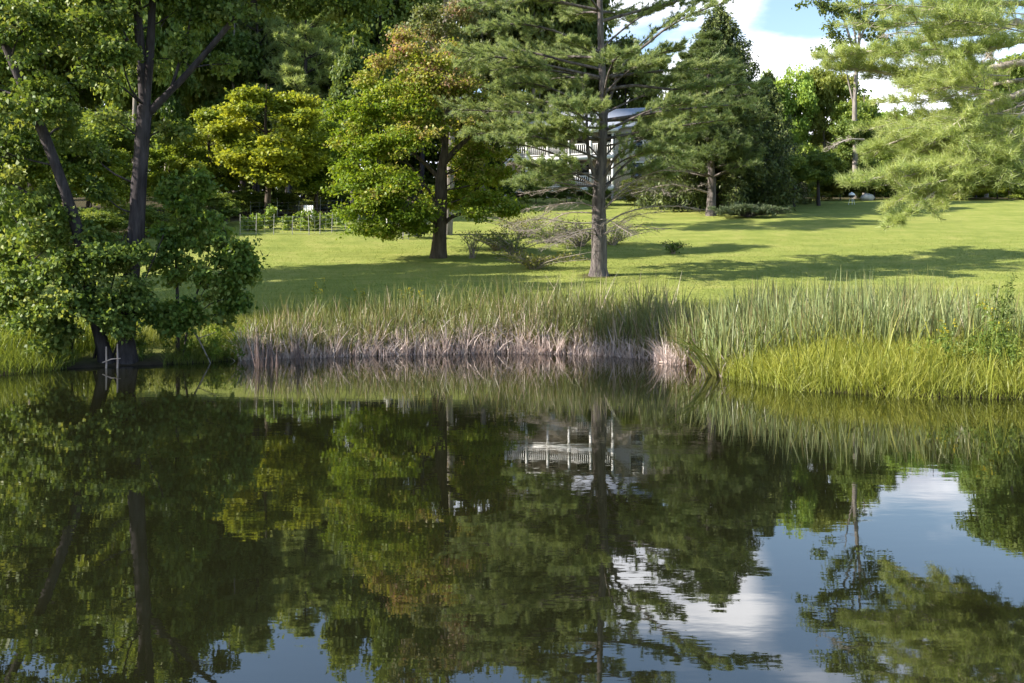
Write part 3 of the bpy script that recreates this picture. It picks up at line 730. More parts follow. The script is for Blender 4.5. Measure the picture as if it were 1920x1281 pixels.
# bare lower branches
for pts, r in [([(1120, 428, 38.4), (1090, 432, 38), (1050, 445, 37.4), (1000, 452, 36.8)], .035), ([(1119, 418, 38.4), (1070, 418, 38.2), (1015, 410, 38), (955, 420, 37.8)], .03),
               ([(1119, 440, 38.4), (1095, 436, 37.6), (1060, 448, 36.6), (1030, 462, 35.8)], .03), ([(1128, 425, 38.4), (1165, 402, 38.2), (1220, 388, 38), (1285, 388, 37.8), (1330, 396, 37.6)], .04),
               ([(1128, 445, 38.4), (1150, 425, 38), (1185, 405, 37.6), (1235, 398, 37.2)], .03), ([(1127, 405, 38.4), (1150, 372, 38.4), (1190, 340, 38.4), (1240, 320, 38.4), (1290, 322, 38.4)], .045),
               ([(1120, 390, 38.4), (1085, 380, 38.6), (1040, 384, 38.8), (985, 392, 39)], .032), ([(1127, 380, 38.4), (1165, 350, 39), (1215, 335, 39.6), (1270, 345, 40)], .035),
               ([(1119, 372, 38.4), (1080, 352, 38.4), (1035, 355, 38.4), (985, 362, 38.4)], .03), ([(1127, 440, 38.4), (1160, 430, 39), (1200, 425, 39.6), (1245, 430, 40)], .028),
               ([(1118, 400, 38.4), (1060, 400, 39.5), (1010, 430, 40.5), (970, 432, 41)], .03), ([(1125, 412, 38.3), (1140, 412, 37), (1160, 425, 36), (1185, 440, 35.4)], .026),
               ([(1128, 395, 38.4), (1170, 362, 37.8), (1215, 352, 37.2), (1255, 362, 36.8)], .03), ([(1120, 350, 38.4), (1070, 325, 38.6), (1010, 308, 38.8), (960, 305, 39)], .04)]:
    P = poly(pts, Yp)
    pine_branch(R3, dead, None, P, r, sub_from=.2, sub_len=1.0, nsub=26, dead=True, up=-.5, twig_r=.0085)
wood.build('branches', M['bark_pine'], wp, True, pb); leaf.build('crown', M['pine_needle'], wp, False, pb)
dead.build('bare_branches', M['twig'], wp, True, pb)

# ================================================================== SECOND PINE AND SPRUCES
R4 = rng_(41)
qb = gp(1333, 62)
wq = thing('white_pine', 'dark spreading pine with a stout reddish trunk halfway up the lawn', 'tree', qb)
P = curve([qb + [0, 0, -.3], qb + [0, 0, .2], qb + [.05, 0, 2.5], qb + [-.2, 0, 6], qb + [-.1, 0, 11]], 14)
tb = MB(); tb.tubes(P, np.interp(np.linspace(0, 1, 14), [0, .05, .15, 1], [.55, .42, .36, .05]), 11, bump=bump_rings(R4, 14, 11, .04)); tb.build('trunk', M['bark_pine'], wq, True, qb)
wood, leaf, dead = MB(), MB(), MB()
for i in range(16):
    f = i / 15; z = qb[2] + 2.4 + 8.6 * f; Pm = P[np.argmin(np.abs(P[:, 2] - z))].copy(); Pm[2] = z
    for j in range(6):
        az = R4.uniform(0, 2 * PI); l = (4.1 * (1 - f) ** .7 + .4) * R4.uniform(.6, 1.15); d = np.array([math.cos(az), math.sin(az), 0])
        pine_branch(R4, wood, leaf, [Pm, Pm + d * l * .5 + [0, 0, .1 * l], Pm + d * l + [0, 0, .12 * l]], .02 + .012 * l, sub_from=.3, sub_len=.3 * l + .35, nsub=13, tuft_step=.22, nneed=14, L=.22, W=.03, tint=.35)
for j in range(16):
    az = R4.uniform(-2.9, -.25); l = R4.uniform(2.2, 4.2); d = np.array([math.cos(az), math.sin(az), 0]); z = R4.uniform(3.2, 8.0); l *= 1 - z / 16
    s = qb + [0, 0, z]
    pine_branch(R4, wood, leaf, [s, s + d * l * .5 + [0, 0, .06 * l], s + d * l + [0, 0, -.10 * l]], .05, sub_from=.15, sub_len=.3 * l + .5, nsub=18, tuft_step=.2, nneed=14, L=.24, W=.03, tint=.3, up=.05)
for j in range(5):
    az = R4.uniform(0, 2 * PI) if j > 1 else PI + .1 * j; l = R4.uniform(2, 4) if j > 1 else 4.8; d = np.array([math.cos(az), math.sin(az), 0]); z = R4.uniform(1, 2.4) if j > 1 else 1.35
    s = qb + [0, 0, z]
    pine_branch(R4, dead, None, [s, s + d * l * .5 + [0, 0, .12 * l], s + d * l + [0, 0, .05]], .035, sub_from=.3, sub_len=.7, nsub=12, dead=True, up=-.2, twig_r=.011)
wood.build('branches', M['bark_pine'], wq, True, qb); leaf.build('crown', M['pine_needle'], wq, False, qb).color = (.62, .65, .58, 1); dead.build('bare_branches', M['twig'], wq, True, qb)


def spruce_thing(px, Y, top_py, rad, seed, label, **kw):
    b_ = gp(px, Y); h = ray(px, top_py, Y)[2] - b_[2]
    t_ = thing('spruce_tree', label, 'tree', b_)
    a, w_, l_ = spruce(rng_(seed), h, rad, **kw)
    a.build('trunk', M['bark_dark'], t_, True); w_.build('branches', M['bark_dark'], t_, True); l_.build('crown', M['spruce_needle'], t_)
    return t_


spruce_thing(1348, 67, 8, 5.0, 42, 'tall pointed dark spruce behind the pine on the lawn', z0=1.5, rows=34, per=10, trunk_r=.35, power=.62)
spruce_thing(1440, 74, 135, 3.5, 43, 'dark spruce with weeping shaggy branches beside the small twin trees', rows=25, per=10, trunk_r=.3, tint=.5)
spruce_thing(1270, 72, 130, 3.2, 44, 'dark spruce close behind the right end of the house porch', rows=22, per=9, trunk_r=.28)

# ================================================================== RIGHT WHITE PINE (its trunk stands outside the photo)
R5 = rng_(51)
Yr = 18.0
rb = np.array([11.3, 18.7, gz(11.3, 18.7)])
rp = thing('white_pine', 'pale green pine reaching long peeling boughs in from the right edge', 'tree', rb)
tb = MB(); Pt = curve([rb + [0, 0, -.3], rb + [.1, 0, 3], rb + [-.1, 0, 7], rb + [0, 0, 11.5]], 12)
tb.tubes(Pt, np.linspace(.3, .05, 12), 11); tb.build('trunk', M['bark_pine'], rp, True, rb)
wood, leaf, dead = MB(), MB(), MB()


def bough(pts, r, main=True, **kw):
    P = poly(pts, Yr); r *= .9
    if main:
        z0 = P[0]; i = np.argmin(np.abs(Pt[:, 2] - (z0[2] - .3))); P = np.vstack([Pt[i], P])
        w_ = MB(); w_.tubes(curve(P, 12), np.linspace(r * 1.6, max(r * .3, .015), 12), 8); w_.build('limb', M['bark_pale'], rp, True, rb)
    k = dict(sub_len=1.1, nsub=26, nneed=17, L=.135, W=.0095, tuft_step=.085, tint=.5, twig_r=.007); k.update(kw); k['sub_len'] *= .62; r *= .62
    pine_branch(R5, wood, leaf, P, r * .8, **k)


bough([(1940, 46), (1880, 52), (1830, 62), (1770, 66), (1720, 80), (1660, 95), (1600, 100), (1555, 110)], .06, sub_from=.5, sub_len=1.1, nsub=44, tint=.6)
bough([(1940, 118), (1890, 122), (1850, 130), (1800, 152), (1745, 156), (1680, 140), (1610, 130), (1560, 128)], .055, sub_from=.55, sub_len=1.0, nsub=40, tint=.6)
bough([(1940, 10), (1880, 5), (1820, 12), (1760, 20)], .05, sub_from=.3, sub_len=1.1, nsub=28)
bough([(1945, 175), (1895, 182), (1850, 196), (1800, 216), (1750, 238), (1690, 262), (1630, 285)], .05, sub_from=.55, sub_len=1.1, nsub=36)
bough([(1940, 215, 17.70), (1900, 232, 17.40), (1860, 270, 17.16), (1800, 300, 16.92), (1730, 318, 16.68), (1660, 330, 16.44), (1610, 345, 16.32)], .05, sub_from=.3, sub_len=1.2, nsub=46)
bough([(1945, 260, 17.40), (1890, 280, 17.10), (1830, 310, 16.80), (1770, 350, 16.56), (1720, 385, 16.32), (1680, 415, 16.20)], .05, sub_from=.3, sub_len=1.1, nsub=44)
bough([(1945, 280, 17.16), (1900, 295, 16.80), (1850, 320, 16.44), (1800, 345, 16.20)], .04, sub_from=.25, sub_len=1.1, nsub=32, tint=.55)
bough([(1945, 235, 18.00), (1880, 250, 18.24), (1800, 262, 18.48), (1720, 270, 18.72), (1650, 275, 18.84)], .045, sub_from=.35, sub_len=1.1, nsub=40)
bough([(1940, 80, 17.40), (1890, 85, 16.80), (1850, 92, 16.44), (1800, 100, 16.20)], .045, sub_from=.35, sub_len=1.0, nsub=28, tint=.45)
bough([(1945, 150, 18.60), (1900, 152, 18.90), (1850, 155, 19.20), (1790, 100, 19.44), (1740, 100, 19.56)], .045, sub_from=.6, sub_len=.9, nsub=22, tint=.45)
bough([(1950, 320, 17.40), (1910, 330, 17.10), (1870, 345, 16.80), (1840, 352, 16.56)], .04, sub_from=.2, sub_len=1.0, nsub=26)
bough([(1960, -60), (1880, -75), (1780, -70), (1690, -50), (1620, -30)], .06, sub_from=.4, sub_len=1.2, nsub=40)
bough([(1960, -160), (1860, -185), (1760, -180), (1690, -165)], .06, sub_from=.3, sub_len=1.3, nsub=36)
bough([(1970, -260), (1880, -300), (1800, -320)], .06, sub_from=.3, sub_len=1.3, nsub=30)
for k_ in range(40):
    Y_ = R5.uniform(16.4, 19.4)
    if k_ % 5 > 1: y0_ = R5.uniform(190, 330); ex, ey = R5.uniform(1620, 1860), y0_ + R5.uniform(0, 85)
    else: y0_ = R5.uniform(-100, 190); ex, ey = R5.uniform(1580, 1840), y0_ + R5.uniform(-25, 25)
    sx_ = R5.uniform(1840, 1990)
    bough([(sx_, y0_, Y_), ((sx_ * 2 + ex) / 3, y0_ + (ey - y0_) * .2 - 5, Y_ - .12), ((sx_ + ex * 2) / 3, y0_ + (ey - y0_) * .6 - 4, Y_ - .24), (ex, ey, Y_ - .36)], .026, False, sub_from=.15, sub_len=1.15, nsub=20, sub_flat=.3, nneed=15, tuft_step=.1, tint=R5.uniform(.4, .75))
for pts in [[(1930, 185), (1905, 200), (1885, 235), (1878, 262)], [(1935, 190), (1895, 205), (1850, 218), (1805, 222)], [(1925, 195), (1905, 225), (1890, 250)], [(1925, 60), (1870, 90), (1840, 118)],
            [(1860, 62), (1850, 100), (1880, 118)], [(1740, 72), (1700, 60), (1660, 66)], [(1790, 345, 16.56), (1750, 362, 16.32), (1715, 395, 16.20)], [(1900, 225), (1880, 240), (1868, 270)],
            [(1620, 262, 17.40), (1590, 262, 17.22), (1560, 275, 17.10)]]:
    pine_branch(R5, dead, None, poly(pts, Yr), .02, sub_from=.3, sub_len=.4, nsub=10, dead=True, up=0, twig_r=.005)
wood.build('branches', M['bark_pale'], rp, True, rb); leaf.build('crown', M['right_pine_needle'], rp, False, rb); dead.build('bare_branches', M['bark_pale'], rp, True, rb)

# ================================================================== BACKGROUND TREES (prototypes 10 m tall, 4 m radius, copied)
PROTO = {}


def proto_decid(key, seed, leafm, bark, rx=4.0, n=26, r=1.25, zc=6.0, rz=4.1, tips=1500, lpt=16, L=.27, W=.2, tint=.5, tj=.18, flat=.75, trunk=.2, **kw):
    r_ = rng_(seed)
    T = curve([(0, 0, -.3), (.1, 0, 3), (-.1, .1, 6), (0, 0, 9.3)], 10); R = np.linspace(trunk, .04, 10)
    cl_ = auto_clumps(r_, (0, 0, zc), rx - .5, rz - .5, n, r, tint, tj, flat)
    a, b = deciduous(r_, [(T, R)], cl_, tips, lpt, L, W, spread=.38, limb_r=.035, twig_r=.012, tv=.14, **kw)
    tm = MB(); tm.tubes(T, R, 8)
    PROTO[key] = dict(parts=[('trunk', tm, bark), ('branches', a, bark), ('crown', b, leafm)], h=10.0, r=rx, used=None)


def proto_pine(key, seed):
    a, b, c = white_pine(rng_(seed), 10, 2.2, 2.9, 13, 6, .2, need=10, L=.24, W=.035, nsub=9, step=.26, tint=.5)
    PROTO[key] = dict(parts=[('trunk', a, 'bark_dark'), ('branches', b, 'bark_dark'), ('crown', c, 'pine_needle')], h=10.0, r=2.9, used=None)


proto_decid('green', 61, 'wood_leaf', 'bark_dark')
proto_decid('green2', 62, 'wood_leaf', 'bark_grey', n=32, r=1.05, tint=.45, tips=1700)
proto_decid('light', 63, 'light_leaf', 'bark_grey', n=24, r=1.15)
proto_decid('yellow', 64, 'yellow_leaf', 'bark_maple', n=44, r=.85, L=.22, W=.18, tint=.6, tj=.22, flat=.32, zc=5.6, rz=4.6, tips=1700, updir=.9, droop=.1)
proto_decid('narrow', 65, 'light_leaf', 'bark_grey', rx=2.6, n=26, r=.95, zc=6, rz=4.2)
proto_decid('apple', 66, 'wood_leaf', 'bark_dark', n=24, r=1.1, zc=6.6, rz=3.2, trunk=.3, tint=.4)
proto_pine('pine', 67)
proto_decid('bush', 68, 'wood_leaf', 'bark_dark', rx=4.5, n=24, r=1.6, zc=4.6, rz=5.2, trunk=.12)


def place(key, px, Y, top, width, label, color=(1, 1, 1), group=None, name=None, cat='tree', rz=None):
    pr = PROTO[key]; b_ = gp(px, Y)
    h = ray(px, top, Y)[2] - b_[2]
    s = width * Y / F / (2 * pr['r']); sc = (s, s, h / pr['h'])
    rz = (px * 0.37 + Y) % (2 * PI) if rz is None else rz
    if pr['used'] is None:
        t_ = thing(name or {'pine': 'pine_tree', 'bush': 'shrub', 'apple': 'apple_tree'}.get(key, 'broadleaf_tree'), label, cat, b_, group, rz); t_.scale = sc
        for nme, mb, mt_ in pr['parts']:
            o = mb.build(nme, M[mt_], t_, nme == 'trunk')
            if nme == 'crown': o.color = (*color, 1)
        pr['used'] = t_
    else:
        t_ = copy_thing(pr['used'], b_, rz, sc, label, group, color)
        t_.name = name or t_.name; t_['category'] = cat
    return t_


GL = 'trees of the woods behind the left lawn'
D1 = (1.4, 1.38, 1.2); D2 = (1.7, 1.6, 1.3)
LW = 'dark green tree in the woods wall behind the left side of the lawn'
# left woods, nearest row first
place('yellow', 500, 60, 138, 270, 'yellow green maple with layered sprays left of the garden fence', (1, 1, 1))
place('yellow', 395, 62, 185, 200, 'smaller yellow green maple glimpsed right of the forked trunk', (.85, .9, 1))
place('yellow', 592, 63, 205, 170, 'yellow green tree just left behind the round maple', (.75, .9, 1))
place('yellow', 315, 64, 240, 150, 'low yellow green tree right behind the forked trunk', (.8, .95, 1))
place('yellow', 205, 52, 262, 150, 'low golden green tree between the leaning and the forked trunk', (.95, 1, 1))
place('pine', 572, 68, -40, 210, 'tall grey green pine with thin trunk behind the yellow maples', (1.3, 1.25, 1.1))
place('pine', 480, 72, -70, 210, 'tall dim pine rising above the yellow maples', (1.1, 1.1, 1.0))
place('narrow', 662, 66, 45, 120, 'slender pale green tree left of the round maple', (.75, .8, .75))
place('light', 640, 70, 80, 130, 'pale leafy tree half behind the slender one', (.6, .68, .6))
place('green', 710, 88, -165, 230, 'dark broad tree rising behind the left edge of the round maple', D1)
place('green2', 610, 80, -60, 260, 'dark tree deep in the woods above the garden fence', D1)
for px, Y, top, wd_, key in [(-60, 48, 170, 260, 'green'), (60, 56, 190, 280, 'green2'), (165, 58, 210, 250, 'green'), (255, 66, -150, 240, 'green2'), (330, 70, -150, 230, 'green'),
                             (430, 78, -130, 260, 'green2'), (540, 90, -40, 260, 'green'), (120, 74, -90, 300, 'green2'), (0, 72, -80, 300, 'green'), (230, 84, -150, 300, 'green'),
                             (350, 92, -50, 300, 'green2'), (-150, 60, 60, 330, 'green2'), (455, 98, -30, 260, 'green'), (690, 95, -90, 260, 'green2')]:
    place(key, px, Y, top, wd_, LW, D1 if (px + int(Y)) % 3 else D2, GL)
place('light', 310, 67, 100, 150, 'lit grey green tree seen just right of the forked trunk', (.7, .8, .6))
place('light', 540, 74, 20, 170, 'pale crown showing above the yellow maples', (.75, .85, .65))
place('narrow', 440, 70, 10, 150, 'tall lit tree behind the yellow maples on the left', (.7, .8, .6))
place('green', 110, 50, 220, 190, 'leafy green tree seen behind the leaning trunk', (1.3, 1.3, 1))
GB = 'low bushes along the edge of the left woods'
for px, Y, top, wd_ in [(600, 67, 330, 110), (660, 69, 345, 90), (530, 64, 352, 100), (460, 62, 345, 110), (390, 56, 345, 130), (330, 54, 330, 120), (700, 71, 352, 80), (40, 44, 350, 240), (170, 46, 375, 170), (-60, 40, 330, 220), (260, 50, 370, 120)]:
    place('bush', px, Y, top, wd_, 'dark bush at the foot of the left woods', D1, GB, cat='shrub')
# middle, behind the house
place('green', 790, 92, -165, 230, 'dim tree in the gap between round maple and house', D2)
place('light', 905, 92, -165, 230, 'tall tree with brownish tinge behind the house, left of the pine', (.85, .72, .6))
place('green2', 1000, 96, -160, 250, 'tall olive tree straight behind the house roof', (.9, .8, .65))
place('light', 1085, 98, -100, 200, 'mid green tree behind the pine crown', (.75, .75, .65))
place('green', 1170, 99, 70, 180, 'tree just showing above the right end of the house roof', (.9, .85, .7))
place('bush', 950, 74, 300, 60, 'shrub at the left corner of the house porch', (.9, 1, .8), cat='shrub')
place('bush', 1062, 73.5, 330, 60, 'small green shrub in front of the porch', (1.1, 1.2, .9), cat='shrub')
place('bush', 1005, 72.5, 328, 70, 'green shrub before the left half of the porch', (1.2, 1.25, 1), cat='shrub')
place('bush', 1118, 72, 336, 60, 'shrub hidden mostly behind the pine trunk before the porch', (1.1, 1.15, .9), cat='shrub')
place('bush', 1190, 72, 325, 80, 'olive shrub before the right half of the porch', (1.2, 1.15, .85), cat='shrub')
place('bush', 1255, 72, 318, 90, 'purplish brown shrub at the right end of the house', (1.1, .75, .8), cat='shrub')
# right
place('apple', 1488, 69, 285, 105, 'left one of the small twin trees at the top of the lawn', (1.6, 1.55, 1.4), rz=0)
place('apple', 1535, 69.6, 280, 105, 'right one of the small twin trees at the top of the lawn', (1.5, 1.4, 1.2), rz=2)
place('green', 1480, 86, 128, 130, 'rounded green tree against the cloud right of the spruces', (2.21, 2.27, 1.95))
place('light', 1545, 88, 112, 130, 'brown tinged tree left of the thin bare stemmed tree', (1.49, 1.30, 1.04))
place('green2', 1620, 84, 160, 130, 'olive tree round the foot of the thin bare stemmed tree', (1.95, 1.82, 1.43))
place('light', 1600, 80, 215, 120, 'pale bush like tree in front of the olive tree', (1, 1.05, .85))
place('green', 1690, 125, 205, 150, 'green tree under the gap of bright sky on the right', (2.08, 2.21, 1.82))
place('green2', 1770, 122, 190, 150, 'bluish green tree in the right hand tree line', (1.56, 1.95, 1.76))
place('light', 1850, 90, 172, 150, 'pale tree behind the peeling pine boughs', (1.43, 1.56, 1.30))
place('green', 1930, 92, 150, 170, 'green tree at the right edge behind the pine boughs', (1.1, 1.2, 1))
place('green2', 1400, 92, 140, 150, 'tree filling the notch between the two spruces', D2)
place('bush', 1575, 76, 318, 90, 'dark shrub with rusty leaves behind the white grill', (1.2, .95, .6), cat='shrub')
place('bush', 1640, 76, 290, 100, 'rounded dark bush behind the pale boulder', (1, 1.05, .8), cat='shrub')
place('bush', 1540, 77, 322, 80, 'deep green bush between twin trees and grill', D1, cat='shrub')
place('bush', 1430, 75, 335, 90, 'dark bush under the weeping spruce', D2, cat='shrub')
GR = 'shrubs in the border along the top of the right lawn'
for px, Y, top, wd_ in [(1715, 76, 312, 110), (1790, 77, 300, 120), (1870, 76, 315, 120), (1945, 76, 300, 120), (1680, 79, 260, 110), (1750, 82, 230, 130), (1830, 82, 235, 130), (1910, 83, 230, 130)]:
    place('bush', px, Y, top, wd_, 'green shrub in the border beyond the right lawn', (1.5, 1.5, 1.1), GR, cat='shrub')
place('yellow', 1800, 74.5, 345, 170, 'low yellow green shrub bed at the edge of the right lawn', (.8, .8, 1), name='shrub', cat='shrub')

GS = 'trees beyond the left edge whose shade crosses the near lawn'
for X_, Y_, hh in [(-24, 28.5, 15), (-22.5, 32, 15), (-28, 30, 18), (-25, 35.2, 17)]:
    place('green', 960 + X_ / Y_ * F, Y_, HY - (gz(X_, Y_) + hh - H) / Y_ * F, 7.5 / Y_ * F, 'tree beyond the left edge shading the near lawn', D2, GS)

place('light', 1895, 76, 90, 200, 'tall pale tree behind the far right pine boughs', (1.1, 1.15, .9))

# thin bare stemmed tree against the sky
R6 = rng_(71); nb = gp(1603, 79)
nt_ = thing('broadleaf_tree', 'thin tall tree with pale stem and open crown against the cloud', 'tree', nb)
ppx = lambda pts: poly(pts, 79)
Ts = [(curve(np.vstack([nb + [0, 0, -.2], ppx([(1604, 280), (1602, 200), (1607, 120), (1612, 60), (1612, -20), (1618, -110)])]), 12), np.linspace(.26, .05, 12)),
      (curve(ppx([(1604, 110), (1590, 60), (1575, 15), (1555, -30), (1530, -70)]), 8), np.linspace(.12, .03, 8)), (curve(ppx([(1610, 80), (1628, 40), (1650, 10), (1675, -20)]), 8), np.linspace(.10, .03, 8)),
      (curve(ppx([(1607, 95), (1600, 40), (1598, -10), (1590, -70)]), 8), np.linspace(.09, .03, 8)), (curve(ppx([(1602, 200), (1590, 150), (1585, 110)]), 8), np.linspace(.09, .03, 8))]
for k_, (P, r) in enumerate(Ts):
    b_ = MB(); b_.tubes(P, r, 8); b_.build('trunk' if k_ == 0 else 'limb', M['bark_grey'], nt_, True, nb)
cl = [pxc(*a, Y0=79) for a in [(1535, 5, 36, 16), (1560, -40, 45, 26), (1575, 20, 24, 14), (1620, -80, 60, 32), (1660, 5, 34, 16), (1690, -30, 40, 24), (1640, 45, 28, 14), (1570, 75, 22, 10), (1565, 115, 22, 10),
                               (1600, 30, 26, 16), (1570, -110, 50, 30), (1650, -130, 50, 35), (1625, 110, 26, 14), (1580, 95, 18, 10), (1525, -20, 24, 12), (1600, 165, 26, 16), (1640, 90, 22, 12), (1560, 60, 26, 12), (1545, 95, 18, 8), (1650, 70, 28, 12), (1590, -20, 34, 16), (1630, 20, 26, 12)]]
wd, lf = deciduous(R6, Ts, cl, 1000, 10, .26, .19, spread=.4, limb_r=.035, twig_r=.014, tv=.15)
wd.build('branches', M['bark_grey'], nt_, True, nb); lf.build('crown', M['light_leaf'], nt_, False, nb)

# far woods: one mass closing the gaps between the trunks
R7 = rng_(72); fw = MB()
X = R7.uniform(-130, 22, 13000); Yf = R7.uniform(102, 116, 13000); u = R7.uniform(0, 1, 13000)
top = 13 + 2.5 * np.sin(X * .25) + 1.5 * np.sin(X * .71 + 1) - np.clip((X - 5) / 12, 0, 1) * 6
Pz = height(X, Yf) + .3 + u * top
foliage(R7, fw, np.stack([X, Yf, Pz], 1), np.tile([0, -1, .2], (13000, 1)), np.clip(.4 + .2 * R7.normal(size=13000), 0, 1), 9, .8, .7, .5)
tag(fw.build('far_woods', M['wood_leaf']), 'dim mass of far woodland behind the house and lawn', 'woods', kind='stuff').color = (.8, .85, .75, 1)
fw = MB()
X = R7.uniform(15, 95, 6000); Yf = R7.uniform(100, 120, 6000); u = R7.uniform(0, 1, 6000) ** .8
top = 5.5 + 1.2 * np.sin(X * .25) + .8 * np.sin(X * .71 + 1)
foliage(R7, fw, np.stack([X, Yf, height(X, Yf) + .3 + u * top], 1), np.tile([0, -1, .2], (6000, 1)), np.clip(.5 + .2 * R7.normal(size=6000), 0, 1), 9, .8, .7, .5)
tag(fw.build('far_woods', M['wood_leaf']), 'low green mass of far woods under the sky on the right', 'woods', kind='stuff').color = (1.2, 1.25, 1, 1)

# ================================================================== HOUSE
M['siding'] = plain_mat('siding', (.62, .54, .50), .7, .12, 4, stretch=(.4, .4, 8))
M['roof_metal'] = plain_mat('roof_metal', (.42, .44, .50), .5, .06, 2)
M['window_glass'] = plain_mat('window_glass', (.03, .035, .04), .08, .1, 2, spec=.8)
M['deck_wood'] = plain_mat('deck_wood', (.36, .29, .25), .8, .2, 6)
M['foundation'] = plain_mat('foundation', (.30, .29, .28), .9, .2, 4)


def house():
    Yh = 79.0
    x0, x1 = (968 - 960) / F * 77, (1238 - 960) / F * 79
    hb = np.array([(x0 + x1) / 2 + .9, 81.3, gz((x0 + x1) / 2, 79.5) - .3])
    t_ = thing('house', 'two storey tan house with white double porch and pale metal roof behind the pine', 'house', hb, None, -.3)
    X0, X1 = x0 - hb[0], x1 - hb[0]
    yf, yb, yp = -2.0, 5.5, -4.2          # front wall, back wall, porch front (local y)
    z1, z2, ze = .9, 3.35, 5.75           # floor levels and eave
    b = MB(); b.box((X0, yf, -1.5), (X1, yb, .88)); b.build('foundation', M['foundation'], t_)
    b = MB(); b.box((X0, yf, .88), (X1, yb, ze)); b.add([(X0, yf, ze), (X0, yb, ze), (X0, (yf + yb) / 2, ze + 1.9), (X1, yf, ze), (X1, yb, ze), (X1, (yf + yb) / 2, ze + 1.9)], tris=[(0, 2, 1), (3, 4, 5)])
    b.build('wall', M['siding'], t_)
    # main roof: slab pair continuing over the porch
    ym = (yf + yb) / 2; zr = ze + 2.0; k = 1.9 / (ym - yf); r = MB()

    def slab(ya, za, yb_, zb_, xa, xb, th=.14):
        v = [(xa, ya, za), (xb, ya, za), (xb, yb_, zb_), (xa, yb_, zb_)]; v = v + [(p[0], p[1], p[2] + th) for p in v]
        r.add(v, [(0, 3, 2, 1), (4, 5, 6, 7), (0, 1, 5, 4), (1, 2, 6, 5), (2, 3, 7, 6), (3, 0, 4, 7)])
    slab(yf - .3, zr - k * (ym - yf + .3), ym, zr, X0 - .35, X1 + .35); slab(ym, zr + .003, yb + .4, zr - k * (yb - ym + .4), X0 - .35, X1 + .35)
    slab(yp - .3, ze - .55, yf - .31, ze + .02, X0 - .35, X1 - 2.2, .1)
    ro = r.build('roof', M['roof_metal'], t_)
    c = MB(); c.box((X0 + 2.1, ym - .3, zr - .4), (X0 + 2.75, ym + .3, zr + .9)); c.box((X0 + 2.03, ym - .37, zr + .9), (X0 + 2.82, ym + .37, zr + 1.0)); c.build('chimney', M['foundation'], ro)
    xp1 = X1 - 2.6
    for nme, z in (('porch_floor', z1), ('porch_floor', z2)):
        d = MB(); d.box((X0 + .002, yp, z - .24), (xp1, yf - .003, z)); d.build(nme, M['deck_wood'], t_)
        f = MB(); f.box((X0 - .01, yp - .04, z - .27), (xp1 + .01, yp - .003, z + .03)); f.build('fascia', M['white_paint'], t_)
    f = MB(); f.box((X0 - .36, yp - .36, ze - .62), (X1 - 2.18, yp - .305, ze - .42)); f.build('gutter', M['white_paint'], t_)
    px_ = np.linspace(X0 + .1, xp1 - .1, 6)
    for lo, hi in ((z1, z2 - .28), (z2 + .03, ze - .5)):
        for x in px_:
            p = MB(); p.box((x - .08, yp + .02, lo), (x + .08, yp + .18, hi)); p.box((x - .12, yp - .02, lo), (x + .12, yp + .22, lo + .12)); p.box((x - .12, yp - .02, hi - .12), (x + .12, yp + .22, hi)); p.build('porch_post', M['white_paint'], t_)
        for a, c_ in zip(px_[:-1], px_[1:]):
            q = MB(); q.box((a + .13, yp + .07, lo + .86), (c_ - .13, yp + .13, lo + .93)); q.box((a + .13, yp + .07, lo + .12), (c_ - .13, yp + .13, lo + .18))
            for x in np.arange(a + .2, c_ - .15, .16): q.box((x - .02, yp + .08, lo + .181), (x + .02, yp + .12, lo + .859))
            q.build('railing', M['white_paint'], t_)
    for x in px_:
        p = MB(); p.box((x - .1, yp + .02, -1.5), (x + .1, yp + .2, z1 - .28)); p.build('pier', M['foundation'], t_)

    def window(xc, zc, w_, h_):
        f_ = MB(); yy = yf - .04
        f_.box((xc - w_ / 2 - .09, yy, zc - h_ / 2 - .09), (xc + w_ / 2 + .09, yf - .002, zc - h_ / 2)); f_.box((xc - w_ / 2 - .09, yy, zc + h_ / 2), (xc + w_ / 2 + .09, yf - .002, zc + h_ / 2 + .09))
        f_.box((xc - w_ / 2 - .09, yy, zc - h_ / 2), (xc - w_ / 2, yf - .002, zc + h_ / 2)); f_.box((xc + w_ / 2, yy, zc - h_ / 2), (xc + w_ / 2 + .09, yf - .002, zc + h_ / 2)); f_.box((xc - w_ / 2, yy + .006, zc - .03), (xc + w_ / 2, yf - .002, zc + .03))
        o = f_.build('window', M['white_paint'], t_)
        g_ = MB(); g_.box((xc - w_ / 2, yf - .012, zc - h_ / 2), (xc + w_ / 2, yf - .004, zc - .031)); g_.box((xc - w_ / 2, yf - .012, zc + .031), (xc + w_ / 2, yf - .004, zc + h_ / 2)); g_.build('pane', M['window_glass'], o)
    for xc in (X0 + 1.2, X0 + 5.9, X1 - 1.2): window(xc, z1 + 1.35, .95, 1.35)
    for xc in (X0 + 1.2, X0 + 3.4, X0 + 5.9, X0 + 8.0, X1 - 1.2): window(xc, z2 + 1.3, .95, 1.3)
    for z in (z1, ):
        d = MB(); d.box((X0 + 3.0, yf - .05, z + .002), (X0 + 3.95, yf - .002, z + 2.05)); o = d.build('door', M['white_paint'], t_)
        h_ = MB(); h_.box((X0 + 3.8, yf - .1, z + .95), (X0 + 3.86, yf - .052, z + 1.1)); h_.build('handle', M['wire'], o)


house()


